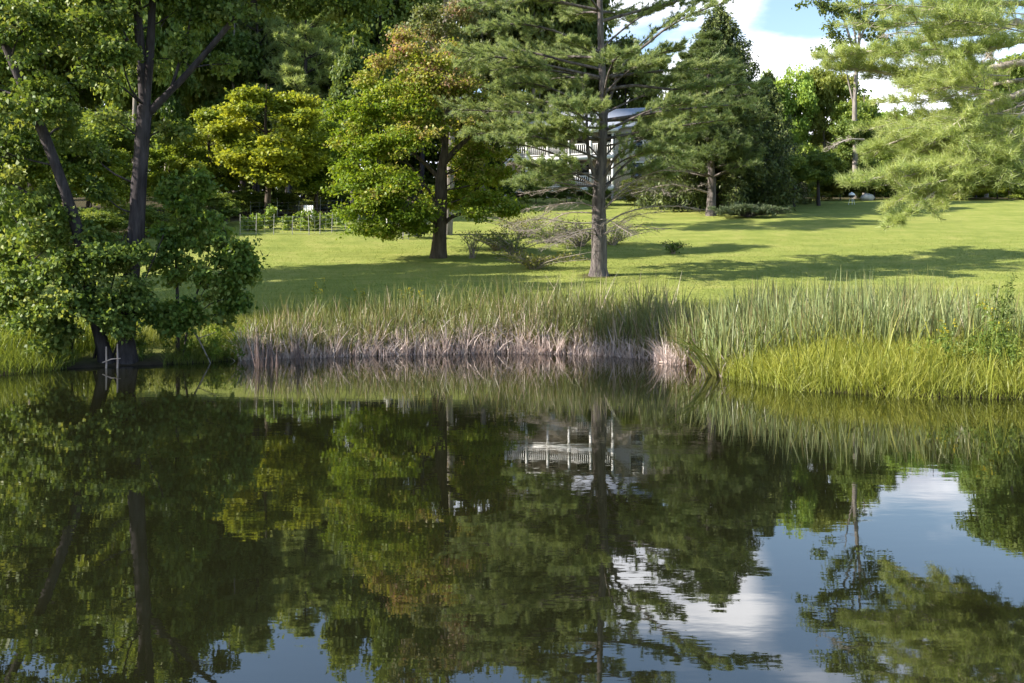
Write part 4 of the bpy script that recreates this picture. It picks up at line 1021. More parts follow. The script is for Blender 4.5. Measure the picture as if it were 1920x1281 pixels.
def outbuilding():
    b_ = gp(1425, 88); Z = b_[2] - .2
    t_ = thing('outbuilding', 'low tan outbuilding with pale roof half hidden behind the spruces', 'outbuilding', (b_[0], b_[1], Z))
    w_ = 3.6; b = MB(); b.box((-w_, -2, -1), (w_, 3, 3.3)); b.add([(-w_, -2, 3.3), (-w_, 3, 3.3), (-w_, .5, 5), (w_, -2, 3.3), (w_, 3, 3.3), (w_, .5, 5)], tris=[(0, 2, 1), (3, 4, 5)]); b.build('wall', M['siding'], t_)
    r = MB()
    for s in (0, 1):
        ya, yb_ = (-2.5, .5) if s == 0 else (.5, 3.5); za, zb_ = (3.0, 5.05) if s == 0 else (5.053, 3.0)
        v = [(-w_ - .3, ya, za), (w_ + .3, ya, za), (w_ + .3, yb_, zb_), (-w_ - .3, yb_, zb_)]; v += [(p[0], p[1], p[2] + .12) for p in v]
        r.add(v, [(0, 3, 2, 1), (4, 5, 6, 7), (0, 1, 5, 4), (1, 2, 6, 5), (2, 3, 7, 6), (3, 0, 4, 7)])
    r.build('roof', M['roof_metal'], t_)
    for x in (-2.2, 1.6):
        f = MB(); f.box((x - .5, -2.05, 1.2), (x + .5, -2.002, 2.4)); o = f.build('window', M['white_paint'], t_)
        g_ = MB(); g_.box((x - .42, -2.07, 1.28), (x + .42, -2.053, 2.32)); g_.build('pane', M['window_glass'], o)
    d = MB(); d.box((-.6, -2.04, .1), (.3, -2.002, 2.15)); d.build('door', M['white_paint'], t_)


outbuilding()

# ================================================================== GARDEN FENCE AND SMALL THINGS ON THE LAWN
R8 = rng_(81)


def fence(name, pts, hgt, label, cat, sag=.02, post_r=.02, rows=5, mesh_step=.45, post_mat='post_wood'):
    pts = [np.array(p) for p in pts]; o0 = pts[0]
    t_ = thing(name, label, cat, o0)
    for p in pts:
        b = MB(); hh = hgt * R8.uniform(.92, 1.12); lean = R8.normal(size=2) * .03
        b.tubes(np.array([p + [0, 0, -.3], p + [lean[0] * .5, lean[1] * .5, hh * .5], p + [lean[0], lean[1], hh]]), np.array([post_r, post_r, post_r * .85]), 7)
        b.add(np.array([[math.cos(a) * post_r * .85 + p[0] + lean[0], math.sin(a) * post_r * .85 + p[1] + lean[1], p[2] + hh] for a in np.linspace(0, 2 * PI, 7)[:6]]), [(0, 1, 2, 3), (0, 3, 4, 5)])
        b.build('post', M[post_mat], t_, False, o0)
    wm = MB()
    for a, c in zip(pts[:-1], pts[1:]):
        for z in np.linspace(.08, hgt * .88, rows):
            P = np.array([a + [0, 0, z], (a + c) / 2 + [0, 0, z - sag], c + [0, 0, z]]); wm.tubes(P, np.full(3, .006), 3)
        n = max(2, int(np.linalg.norm(c - a) / mesh_step))
        for f in np.linspace(0, 1, n + 1)[1:-1]:
            q = a * (1 - f) + c * f; wm.tubes(np.array([q + [0, 0, .06], q + [0, 0, hgt * .45], q + [0, 0, hgt * .88]]), np.full(3, .005), 3)
    wm.build('wire_mesh', M['wire'], t_, False, o0)
    return t_


def fp(px, py):
    """ground point under a pixel"""
    for Y in np.arange(26, 100, .1):
        x = (px - 960) / F * Y
        if gz(x, Y) >= H + (HY - py) / F * Y: return np.array([x, Y, gz(x, Y)])
    return gp(px, 60)


front = [fp(450, 441), fp(480, 441), fp(513, 440), fp(548, 440), fp(580, 441), fp(600, 439), fp(622, 436), fp(648, 430), fp(672, 424)]
back = [fp(674, 408), fp(640, 404), fp(600, 406), fp(560, 408), fp(520, 409), fp(470, 410)]
fence('garden_fence', front, 1.05, 'wire garden fence on thin posts along the front of the vegetable plot', 'fence')
fence('garden_fence', [front[-1]] + back, 1.1, 'wire garden fence on thin posts along the back of the vegetable plot', 'fence')
vp = MB(); o0 = fp(560, 425)
for k in range(6):
    pass
gpl = [(487, 430, .8), (505, 428, 1.0), (540, 432, .7), (573, 433, 1.0), (595, 432, .9), (615, 428, .7), (640, 422, .6), (465, 434, .6)]
for px, py, hh in gpl:
    q = fp(px, py); r_ = rng_(int(px))
    t_ = thing('vegetable_plant', 'bushy green vegetable plant inside the wire garden fence', 'plant', q, 'vegetable plants in the fenced plot')
    st = MB(); sv = []
    for j in range(5):
        e = np.array([r_.normal() * .25, r_.normal() * .25, hh]); P = curve([(0, 0, -.05), e * .5 + [.03, 0, 0], e], 5); st.tubes(P, np.linspace(.015, .005, 5), 4); sv.append(P)
    lf = MB(); tips = np.vstack([interp(P, r_.uniform(.2, 1, 14)) for P in sv]) + r_.normal(size=(70, 3)) * .1
    foliage(r_, lf, tips, r_.normal(size=(70, 3)), np.full(70, .6), 4, .08, .2, .13)
    st.build('stem', M['weed'], t_); lf.build('leaves', M['weed'], t_).color = (1.3, 1.3, 1.1, 1)
# white garden chair in the plot
q = fp(577, 417)
t_ = thing('garden_chair', 'white garden chair standing inside the fenced plot', 'chair', q)
b = MB(); b.box((-.28, -.25, .42), (.28, .25, .47)); b.build('seat', M['white_paint'], t_)
for k_, sx in enumerate((-1, 1)):
    for sy in (-1, 1):
        b = MB(); b.box((sx * .25 - .025, sy * .22 - .025, -.05), (sx * .25 + .025, sy * .22 + .025, .418)); b.build('leg', M['white_paint'], t_)
    b = MB(); b.box((sx * .3 - .02, -.24, .62), (sx * .3 + .02, .24, .66)); b.box((sx * .3 - .02, -.24, .472), (sx * .3 + .02, -.2, .619)); b.build('armrest', M['white_paint'], t_)
b = MB()
for x in np.linspace(-.24, .24, 6): b.box((x - .03, .2, .475), (x + .03, .235, 1.0))
b.box((-.28, .236, .9), (.28, .26, .98)); b.build('backrest', M['white_paint'], t_)


def lathe(mb, prof, n=16, c=(0, 0, 0)):
    prof = np.array(prof, float); th = np.arange(n) * 2 * PI / n
    V = np.stack([prof[:, None, 0] * np.cos(th) + c[0], prof[:, None, 0] * np.sin(th) + c[1], np.repeat(prof[:, 1:2], n, 1) + c[2]], -1)
    idx = np.arange(len(prof) * n).reshape(len(prof), n); r2 = np.roll(idx, -1, 1)
    mb.add(V.reshape(-1, 3), np.stack([idx[:-1], r2[:-1], r2[1:], idx[1:]], -1).reshape(-1, 4))


q = fp(727, 431)
t_ = thing('bird_bath', 'small pale stone bird bath on the lawn left of the round maple', 'bird bath', q)
b = MB(); lathe(b, [(.0, -.05), (.26, -.05), (.26, .08), (.17, .14), (.09, .2), (.07, .5), (.1, .62), (.001, .62)]); b.build('pedestal', M['stone'], t_, False)
b = MB(); lathe(b, [(.001, .6), (.12, .62), (.3, .72), (.33, .8), (.29, .79), (.2, .72), (.001, .7)]); b.build('bowl', M['stone'], t_, False)
# staked wire guard next to the maple
ring = [fp(748, 448), fp(756, 450), fp(766, 449), fp(768, 444), fp(757, 443)]
fence('tree_guard', ring + [ring[0]], .95, 'short ring of pale stakes and wire on the lawn left of the maple trunk', 'fence', rows=5, mesh_step=.12)
q = fp(786, 447)
t_ = thing('shrub', 'round bluish grey shrub just left of the maple trunk', 'shrub', q)
cl = auto_clumps(R8, (0, 0, .5), .45, .4, 10, .3, .4, .15)
st = [(curve([(0, 0, -.1), (.02, 0, .3), (0, 0, .7)], 5), np.linspace(.04, .01, 5))]
wd, lf = deciduous(R8, st, cl, 320, 10, .09, .05, spread=.1, limb_r=.02, twig_r=.005)
wd.build('stems', M['bark_dark'], t_); lf.build('foliage', M['juniper_needle'], t_).color = (.55, .55, .75, 1)
# kettle grill, boulder, leaning plank
q = fp(1597, 384)
t_ = thing('kettle_grill', 'small white lidded kettle grill at the top of the lawn', 'grill', q); t_.scale = (.75, .75, .75)
b = MB(); lathe(b, [(.001, .62), (.12, .64), (.25, .74), (.29, .86), (.001, .86)]); b.build('bowl', plain_mat('black_enamel', (.03, .03, .03), .3, .1), t_)
b = MB(); lathe(b, [(.3, .865), (.29, .95), (.2, 1.08), (.06, 1.13), (.001, 1.135)]); b.box((-.05, -.02, 1.135), (.05, .02, 1.18)); b.build('lid', M['white_paint'], t_)
for a in (0.3, 2.4, 4.5):
    b = MB(); b.tubes(np.array([[math.cos(a) * .16, math.sin(a) * .16, .68], [math.cos(a) * .25, math.sin(a) * .25, .3], [math.cos(a) * .32, math.sin(a) * .32, -.02]]), np.full(3, .022), 6); b.build('leg', M['white_paint'], t_)
q = fp(1626, 376)
rk = MB(); th = np.linspace(0, PI, 9); ph = np.arange(16) * 2 * PI / 16
V = .55 * np.array([[1.0 * math.sin(a) * math.cos(p) * (1 + .12 * math.sin(3 * p + 1)), .7 * math.sin(a) * math.sin(p), .55 * math.cos(a) * (1 + .15 * math.cos(2 * p)) + .35] for a in th for p in ph]) + R8.normal(size=(144, 3)) * .03
idx = np.arange(144).reshape(9, 16); r2 = np.roll(idx, -1, 1); rk.add(V + q, np.stack([idx[:-1], idx[1:], r2[1:], r2[:-1]], -1).reshape(-1, 4))
tag(rk.build('boulder', M['stone'], None, True, q), 'pale rounded boulder right of the white grill', 'boulder')
q = fp(1500, 381)
b = MB(); b.tubes(np.array([q + [-.75, .3, 1.35], q + [-.1, .15, .7], q + [.55, 0, -.05]]), np.full(3, .05), 6)
tag(b.build('leaning_pole', M['pale_wood'], None, False, q), 'pale pole leaning between the trunks of the twin trees', 'pole')
q = fp(1470, 381)
t_ = thing('flowering_shrub', 'low shrub with pinkish blooms left of the twin trees', 'shrub', q)
cl = auto_clumps(R8, (0, 0, .55), .8, .45, 10, .35, .5, .2); wd, lf = deciduous(R8, st, cl, 200, 8, .13, .08, spread=.15, limb_r=.02, twig_r=.006)
fl = MB(); ci, tp, u = tip_samples(R8, cl, 60); foliage(R8, fl, tp + u * .12, u, np.full(60, .5), 5, .06, .12, .1)
wd.build('stems', M['bark_dark'], t_); lf.build('foliage', M['wood_leaf'], t_); fl.build('flowers', M['pink_flower'], t_)
# spreading juniper right of the second pine
q = fp(1400, 409)
t_ = thing('juniper_shrub', 'low spreading grey green juniper right of the stout pine trunk', 'shrub', q)
jl, jw = MB(), MB()
for k in range(46):
    az = R8.uniform(0, 2 * PI); l = R8.uniform(.7, 2.6) * (1 if abs(math.cos(az)) > .5 else .6); d = np.array([math.cos(az), math.sin(az) * .6, 0])
    pine_branch(R8, jw, jl, [np.array([0, 0, .05]), d * l * .5 + [0, 0, R8.uniform(.2, .5)], d * l + [0, 0, R8.uniform(.25, .6)]], .02, sub_from=.3, sub_len=.5, nsub=8, tuft_step=.14, nneed=8, L=.13, W=.03, up=.5)
jw.build('stems', M['bark_dark'], t_); jl.build('foliage', M['juniper_needle'], t_)


# twiggy shrubs between maple and pine
def twiggy(px, py, hh, ww, n, leaves, seed, label, mat='meadow', color=(1, 1, 1)):
    q = fp(px, py); r_ = rng_(seed)
    t_ = thing('shrub', label, 'shrub', q); a, l = MB(), MB()
    for k in range(n):
        e = np.array([r_.normal() * ww * .5, r_.normal() * ww * .35, hh * r_.uniform(.55, 1.05)]); P = curve([(r_.normal() * .08, r_.normal() * .08, -.1), e * .45 + [e[0] * -.15, 0, .05], e], 6)
        a.tubes(P, np.linspace(.022, .006, 6), 4)
        m = 7; s0 = interp(P, r_.uniform(.3, .95, m)); s1 = s0 + r_.normal(size=(m, 3)) * hh * .14 + [0, 0, hh * .1]
        a.tubes(np.stack([s0, (s0 + s1) / 2, s1], 1), np.tile([.008, .006, .003], (m, 1)), 3)
        if leaves:
            tp = np.vstack([s1, (s0 + s1) / 2]); foliage(r_, l, tp, r_.normal(size=tp.shape), np.full(len(tp), .5), leaves, .1, .10, .06)
    a.build('stems', M['twig'], t_)
    if leaves: l.build('foliage', M[mat], t_).color = (*color, 1)


twiggy(887, 485, 1.3, .9, 12, 1, 1, 'open twiggy bush in shadow right of the maple trunk', 'weed')
twiggy(965, 480, 1.10, 2.72, 28, 2, 2, 'dim leafy bush between the maple and the grey pine trunk', 'weed')
twiggy(1000, 505, 0.68, 2.21, 28, 3, 3, 'sunlit straw coloured bush left of the pine foot', 'meadow', (.9, .85, .8))
twiggy(1262, 476, .5, .5, 10, 3, 7, 'small dark tuft of a bush on the lawn right of the pine', 'weed', (.6, .7, .6))
twiggy(930, 470, 0.94, 2.38, 28, 2, 9, 'dim low bush second to the right of the maple trunk', 'meadow', (.75, .8, .6))
twiggy(1090, 462, 1.19, 2.72, 33, 2, 10, 'olive brown bush just left behind the pine trunk', 'meadow', (.65, .65, .5))
twiggy(1030, 455, 1.10, 2.72, 31, 2, 11, 'leafy bush in the middle of the brush behind the pine', 'weed', (1.1, 1.1, .9))
twiggy(1150, 460, 1.02, 2.38, 28, 2, 12, 'small olive bush showing low behind the right side of the pine trunk', 'weed', (1, 1, .7))
twiggy(985, 445, 1.36, 3.74, 33, 2, 8, 'pale brush pile of a bush under the bare pine branches', 'meadow', (.8, .75, .7))

# ================================================================== WATER-EDGE VEGETATION
R9 = rng_(91)


def scatter(n, xr, yr, cond, rng):
    out = []
    tot = 0
    while tot < n:
        x = rng.uniform(*xr, n * 2); y = rng.uniform(*yr, n * 2); d = shore_d(x, y); k = cond(x, y, d)
        out.append(np.stack([x[k], y[k]], 1)); tot += k.sum()
    P = np.concatenate(out)[:n]
    return np.c_[P, height(P[:, 0], P[:, 1])]


def lean(n, a, rng, bias=(0, 0)):
    return np.c_[rng.normal(size=n) * a + bias[0], rng.normal(size=n) * a + bias[1], np.zeros(n)]


def px_of(P): return 960 + P[:, 0] / P[:, 1] * F


# central bed of cattails
n = 7500
B = scatter(n, (-6.7, 4.6), (22.5, 30), lambda x, y, d: (d > -.1) & (d < 3.4) & (y > 22) & (x + .35 * (y - 24) > -6.6) & (R9.uniform(size=x.shape) < np.exp(-np.maximum(d, 0) / 2.6)), R9)
px = px_of(B); d = shore_d(B[:, 0], B[:, 1])
hm = np.interp(px, [470, 560, 620, 760, 900, 1000, 1300, 1400], [1.15, 1.2, 1.35, 1.4, 1.45, 1.75, 1.9, 1.85]) * np.clip(.72 + .1 * d, .7, 1)
patch = .5 + .5 * np.sin(B[:, 0] * 2.1 + 1.7 * np.sin(B[:, 1] * 1.3)) * np.cos(B[:, 1] * 1.1 + B[:, 0] * .6)
b = MB(); b.blades(B + [0, 0, -.05], hm * R9.uniform(.45, 1.15, n) * (.84 + .22 * patch), R9.uniform(.018, .038, n), lean(n, .34, R9) * np.where(R9.uniform(size=n) < .1, 2.6, 1)[:, None], np.where(R9.uniform(size=n) < .1, R9.uniform(.6, 1.3, n), R9.uniform(0, .6, n) ** 1.6), R9, 5, R9.uniform(.0, .35, n), np.where(R9.uniform(size=n) < .15, R9.uniform(0, .2, n), R9.uniform(.35, 1, n)))
tag(b.build('cattail_bed', M['cattail']), 'dense cattails along the far waterline below the pine', 'cattails', kind='stuff')
n = 5500
B = scatter(n, (-6.7, 4.4), (22.5, 28.5), lambda x, y, d: (d > -.4) & (d < 1.1) & (R9.uniform(size=x.shape) < np.where(d < .2, 1, .35)) & (y > 22.4) & (x + .35 * (y - 24) > -6.6), R9)
b = MB(); hh = R9.uniform(.2, .95, n) * (.7 + .5 * np.sin(B[:, 0] * 3.1 + np.sin(B[:, 0] * 7)) ** 2)
b.blades(B + [0, 0, -.05], hh, R9.uniform(.016, .036, n), lean(n, .4, R9, (0, -.08)), R9.uniform(0, 1.1, n), R9, 4, R9.uniform(0, .6, n), R9.uniform(.2, 1, n))
tag(b.build('dead_reed_litter', M['dead_reed']), 'pale dead reed stems fringing the far waterline', 'dead reeds', kind='stuff')
# thin upright dead stalks at the left end of the bed
for k, (px, py, hh) in enumerate([(484, 690, 1.15), (492, 688, 1.05), (506, 686, .95), (515, 688, .8), (560, 682, 1.0), (563, 684, .8)]):
    Y = 3734 / (py - 520); P0 = np.array([(px - 960) / F * Y, Y, -.15]); m = MB()
    m.blades(P0 + R9.normal(size=(9, 3)) * [.05, .05, 0], hh * R9.uniform(.7, 1.1, 9), .02, lean(9, .12, R9), R9.uniform(0, .2, 9), R9, 5, .0, R9.uniform(0, .25, 9))
    o = m.build('reed_tuft', M['dead_reed'], None, False, P0); o.color = (.42, .38, .36, 1)
    tag(o, 'dark dead stalk tuft standing in the water at the left end of the cattails', 'reeds', 'dark stalk tufts at the left end of the cattails')

# right bed: tall reeds behind, bright sedge in front
n = 6500
B = scatter(n, (3.9, 14.5), (18.5, 28.5), lambda x, y, d: (d > .1) & (y > 20 + .15 * (7 - x)) & (y < 27 - .12 * np.abs(x - 8)) & (R9.uniform(size=x.shape) < np.where(x > 10.5, .4, 1)), R9)
px = px_of(B); hm = np.interp(px, [1300, 1380, 1450, 1650, 1800, 1900, 2000], [1.35, 1.7, 1.75, 1.8, 1.7, 1.3, 1.2])
patch = .5 + .5 * np.sin(B[:, 0] * 2.4 + 1.3 * np.sin(B[:, 1] * 1.7)) * np.cos(B[:, 1] * 1.6 + B[:, 0] * .8)
b = MB(); b.blades(B + [0, 0, -.03], hm * R9.uniform(.42, 1.12, n) * (.82 + .25 * patch), R9.uniform(.016, .04, n), lean(n, .24, R9) * np.where(R9.uniform(size=n) < .08, 2.8, 1)[:, None], np.where(R9.uniform(size=n) < .1, R9.uniform(.5, 1.2, n), R9.uniform(0, .45, n) ** 1.5), R9, 5, R9.uniform(0, .4, n), np.where(R9.uniform(size=n) < .2, R9.uniform(0, .2, n), R9.uniform(.4, 1, n)))
tag(b.build('reed_bed', M['reed']), 'tall pale green reeds behind the bright sedge on the right', 'reeds', kind='stuff')
n = 30000
B = scatter(n, (4.1, 13.5), (11.5, 23), lambda x, y, d: (d > -.1 - .45 * np.maximum(0, np.sin(3.1 * x + 2 * np.sin(y * 2.3)) * np.cos(2.7 * y))) & (y < 20.6 + .25 * (x - 5)) & (x > 4.2) & (R9.uniform(size=x.shape) < np.where(d < 3.5, 1, .45)), R9)
d = shore_d(B[:, 0], B[:, 1]); pa = np.sin(B[:, 0] * 2.2) * np.sin(B[:, 1] * 1.9 + 1)
b = MB(); b.blades(B + [0, 0, -.03], np.interp(d, [-.4, .6, 2, 4], [.42, .58, .66, .75]) * R9.uniform(.55, 1.15, n) * (1 + .15 * pa), R9.uniform(.008, .017, n), lean(n, .45, R9), R9.uniform(.1, .9, n), R9, 4, R9.uniform(.05, .35, n),
                    np.clip(R9.uniform(.4, 1, n) + .12 * pa, 0, 1))
k = 900; i_ = R9.integers(0, n, k); b.blades(B[i_] + R9.normal(size=(k, 3)) * [.1, .1, 0], R9.uniform(.7, 1.35, k), R9.uniform(.012, .026, k), lean(k, .3, R9), R9.uniform(.1, .9, k), R9, 5, R9.uniform(0, .2, k), np.where(R9.uniform(size=k) < .4, .9, .25))
tag(b.build('sedge', M['sedge']), 'bright yellow green sedge spilling into the pond on the right', 'sedge', kind='stuff')
# leaning clump at the corner
P0 = np.array([*ray(1340, 700, 20.3)[:2], -.02])
t_ = thing('reed_clump', 'leaning clump of long reed blades fanning left over the water at the bed corner', 'reeds', P0)
m = MB(); n = 46; m.blades(np.zeros((n, 3)) + R9.normal(size=(n, 3)) * [.12, .12, 0], R9.uniform(.6, 1.25, n), R9.uniform(.03, .05, n), np.c_[R9.uniform(-1.5, .2, n), R9.uniform(-.7, .1, n), np.zeros(n)], R9.uniform(.2, .6, n), R9, 7, .3, R9.uniform(.6, .95, n))
m.build('green_blades', M['cattail'], t_).color = (1.5, 1.5, 1.3, 1)
m = MB(); n = 40; m.blades(np.zeros((n, 3)) + R9.normal(size=(n, 3)) * [.3, .2, 0] + [.3, 0, 0], R9.uniform(.3, .75, n), R9.uniform(.012, .025, n), lean(n, .6, R9, (-.1, -.1)), R9.uniform(.1, 1, n), R9, 5, 0, R9.uniform(.2, 1, n)); m.build('dead_blades', M['dead_reed'], t_)

# rough grass between the cattails and the lawn
n = 30000
B = scatter(n, (-12, 16), (23, 40), lambda x, y, d: (d > 2.2) & (d < 6.6 + 1.2 * np.sin(x * .35) + .8 * np.sin(x * .9 + 1)) & (y > 23), R9)
d = shore_d(B[:, 0], B[:, 1]); pa = np.sin(B[:, 0] * 1.3 + .5) * np.sin(B[:, 1] * 1.1)
b = MB(); b.blades(B, np.interp(d, [2, 4, 7], [.8, .5, .22]) * R9.uniform(.4, 1.2, n), R9.uniform(.008, .015, n), lean(n, .35, R9), R9.uniform(.1, .9, n), R9, 4, R9.uniform(0, .3, n), np.clip(R9.uniform(.3, 1, n) + .2 * pa, 0, 1))
tag(b.build('meadow_grass', M['meadow']), 'rough unmown grass between the cattails and the mown lawn', 'grass', kind='stuff')
n = 700
B = scatter(n, (-8, 4), (28, 34), lambda x, y, d: (d > 2.5) & (d < 6), R9)
b = MB(); b.blades(B, R9.uniform(.8, 1.5, n), .009, lean(n, .3, R9), R9.uniform(.1, .6, n), R9, 5, .2, R9.uniform(.5, 1, n))
tag(b.build('tall_grass_stems', M['meadow']), 'thin tall grass stems sticking up behind the cattails', 'grass', kind='stuff')
# lawn blades
n = 90000
x = R9.uniform(-22, 30, n * 2); y = 31 + 22 * R9.uniform(0, 1, n * 2) ** 1.4
d = shore_d(x, y); k = (d > 5.2) & (np.abs(x / y) < .56) & ~((x < -16.5) & (y > 46)); x, y = x[k][:n], y[k][:n]; n = len(x)
B = np.c_[x, y, height(x, y)]; pa = np.sin(x * .5 + np.sin(y * .4) * 2) * np.sin(y * .6 + x * .2)
b = MB(); b.blades(B - [0, 0, .01], R9.uniform(.03, .07, n) * np.interp(y, [31, 42, 53], [1.2, 1, .5]), np.interp(y, [31, 65], [.016, .03]), lean(n, .5, R9), R9.uniform(.1, .8, n), R9, 2, R9.uniform(.35, .5, n), np.clip(R9.uniform(.5, .75, n) + .2 * pa, 0, 1))
tag(b.build('lawn_grass', M['lawn_blade']), 'short mown grass covering the slope', 'grass', kind='stuff')
# grass on the left bank
n = 9000
B = scatter(n, (-16, -8.8), (16.5, 22.5), lambda x, y, d: (d > -.2) & (d < 2.2) & (x < -9.7 + .0 * y), R9)
b = MB(); b.blades(B + [0, 0, -.03], R9.uniform(.25, .62, n), R9.uniform(.008, .015, n), lean(n, .35, R9, (0, -.2)), R9.uniform(.3, 1.0, n), R9, 5, R9.uniform(.0, .3, n), R9.uniform(.3, .9, n))
tag(b.build('bank_grass', M['sedge']), 'green grass drooping over the water at the left edge', 'grass', kind='stuff').color = (.75, .85, .9, 1)
n = 9000
B = scatter(n, (-9, -5.6), (22.5, 29), lambda x, y, d: (d > -.1) & (d < 4.5) & (x > -8.0 + .0 * y), R9)
d = shore_d(B[:, 0], B[:, 1])
b = MB(); b.blades(B + [0, 0, -.03], np.interp(d, [0, 1, 4], [.35, .55, .6]) * R9.uniform(.5, 1.2, n), R9.uniform(.008, .014, n), lean(n, .4, R9), R9.uniform(.2, 1.0, n), R9, 4, R9.uniform(.0, .3, n), R9.uniform(.3, 1, n))
tag(b.build('bank_grass', M['sedge']), 'yellow green grass on the bank between sapling and cattails', 'grass', kind='stuff').color = (.7, .75, .9, 1)
n = 8000
B = scatter(n, (-17, -9.5), (21, 30), lambda x, y, d: (d > .8) & (d < 8), R9)
b = MB(); b.blades(B, R9.uniform(.5, 1.1, n), R9.uniform(.01, .02, n), lean(n, .3, R9), R9.uniform(.2, .8, n), R9, 4, R9.uniform(.0, .3, n), R9.uniform(.3, 1, n))
tag(b.build('meadow_grass', M['sedge']), 'tall sunlit grass behind the left shrub', 'grass', kind='stuff').color = (.8, .9, .8, 1)


def goldenrod(P0, hh, n, seed, label, fl=True, name='goldenrod', cat='wildflower', wide=.25, group=None, lm='weed', lcol=(1, 1, 1)):
    r_ = rng_(seed); t_ = thing(name, label, cat, P0, group); s, l, f = MB(), MB(), MB()
    for k in range(n):
        b0 = np.array([r_.normal() * wide, r_.normal() * wide * .7, -.05]); e = b0 + [r_.normal() * .12, r_.normal() * .12, hh * r_.uniform(.7, 1.08)]; P = curve([b0, (b0 + e) / 2 + r_.normal(size=3) * .03, e], 6)
        s.tubes(P, np.linspace(.008, .004, 6), 4)
        tp = interp(P, r_.uniform(.15, .95, 16)); foliage(r_, l, tp, r_.normal(size=(16, 3)) * [1, 1, .3], np.full(16, .5), 3, .03, .11, .026, flat=1)
        if fl:
            tp = interp(P, r_.uniform(.86, 1, 6)) + r_.normal(size=(6, 3)) * .03; foliage(r_, f, tp, r_.normal(size=(6, 3)), np.full(6, .5), 4, .018, .026, .022, droop=0)
    s.build('stems', M['weed'], t_); l.build('leaves', M[lm], t_).color = (*lcol, 1)
    if fl: f.build('flowers', M['gold_flower'], t_)


def on(px, Y): return gp(px, Y)


goldenrod(on(592, 28.6), 1.55, 5, 1, 'yellow goldenrod standing alone behind the left end of the cattails')
goldenrod(on(675, 30), .95, 7, 2, 'pale goldenrod behind the cattails, second from the left', wide=.5)
goldenrod(on(742, 30), 1.0, 9, 3, 'goldenrod patch behind the cattails, third from the left', wide=.5)
goldenrod(on(775, 30.5), .95, 6, 4, 'small goldenrod right of the goldenrod patch behind the cattails', wide=.3)
goldenrod(on(-4, 23.5), 1.95, 12, 5, 'goldenrod at the left edge of the photo above the shrub', wide=.4)
goldenrod(on(28, 22), 1.2, 10, 6, 'yellow flowers low at the left edge beside the shrub', wide=.4)
goldenrod(on(1768, 18.6), 1.05, 4, 7, 'single orange yellow flower in the sedge on the right', wide=.08)
goldenrod(on(1908, 18.2), 1.4, 6, 8, 'goldenrod at the right edge among the sedge', wide=.35)
goldenrod(on(1918, 17.9), 1.05, 5, 9, 'lower goldenrod at the right edge nearest the water', wide=.3)
goldenrod(on(1884, 19.5), 1.95, 7, 10, 'tall dark leaved weed rising above the reeds at the right', False, 'weed', 'weed', .12, None, 'wood_leaf', (.9, .9, .9))
goldenrod(on(1858, 19.6), 1.65, 6, 11, 'shorter dark leaved weed left of the tallest weed', False, 'weed', 'weed', .12, None, 'wood_leaf', (.9, .9, .9))
goldenrod(on(1835, 18.2), .95, 26, 12, 'broad leafy herb clump in the sedge below the tall weeds', False, 'herb', 'weed', .5)
goldenrod(on(1890, 17.6), .85, 26, 13, 'leafy herb clump by the right edge just above the sedge tips', False, 'herb', 'weed', .5)
goldenrod(on(300, 23.4), .6, 22, 15, 'green herb clump on the bank at the foot of the sapling', False, 'herb', 'weed', .4, None, 'sapling_leaf')
goldenrod(on(385, 23.8), .6, 22, 16, 'green herb clump on the bank right of the sapling stem', False, 'herb', 'weed', .4, None, 'sapling_leaf', (1.3, 1.3, 1))
goldenrod(on(440, 25.2), .75, 18, 14, 'yellowing leafy herb on the bank under the sapling', False, 'herb', 'weed', .35, None, 'sapling_leaf', (1.5, 1.4, .9))

# stakes in the water at the foot of the tree and a dead branch on the bank
Ys = 21.9
for px, top, label in ((198, 650, 'left thin pale stake standing in the water by the trunk'), (219, 645, 'right thin pale stake standing in the water by the trunk')):
    a = ray(px, 690, Ys); c = ray(px + 1, top, Ys); a[2] = -.3; m = MB(); m.tubes(np.array([a, (a + c) / 2 + [.01, 0, 0], c]), np.array([.022, .02, .015]), 6)
    tag(m.build('stake', M['pale_wood'], None, False, a), label, 'stake')
a = ray(192, 680, Ys - .05); c = ray(226, 672, Ys - .05); m = MB(); m.tubes(np.array([a, (a + c) / 2 + [0, 0, .03], c]), np.array([.012, .016, .01]), 6)
tag(m.build('stick', M['pale_wood'], None, False, a), 'pale stick lying across the two stakes at the waterline', 'stick')
a = ray(345, 590, 23.3); c = ray(398, 640, 23.2); c[2] = gz(c[0], c[1]) + .05; m = MB()
m.tubes(curve([a, (a + c) / 2 + [0, 0, .05], c], 6), np.linspace(.03, .012, 6), 6); e = ray(408, 622, 23); m.tubes(curve([(a + c) / 2 + [0, 0, .05], e], 4), np.linspace(.014, .006, 4), 5)
tag(m.build('dead_branch', M['twig'], None, False, c), 'bare dead branch sloping down to the bank under the sapling', 'branch')
m = MB(); a = ray(1236, 684, 23.2); c = ray(1296, 686, 23); a[2] = .02; c[2] = .02
m.tubes(np.array([a, (a + c) / 2 + [0, 0, .01], c]), np.array([.02, .024, .012]), 6); tag(m.build('stick', M['pale_wood'], None, False, a), 'pale stick afloat below the dark cattails', 'stick')

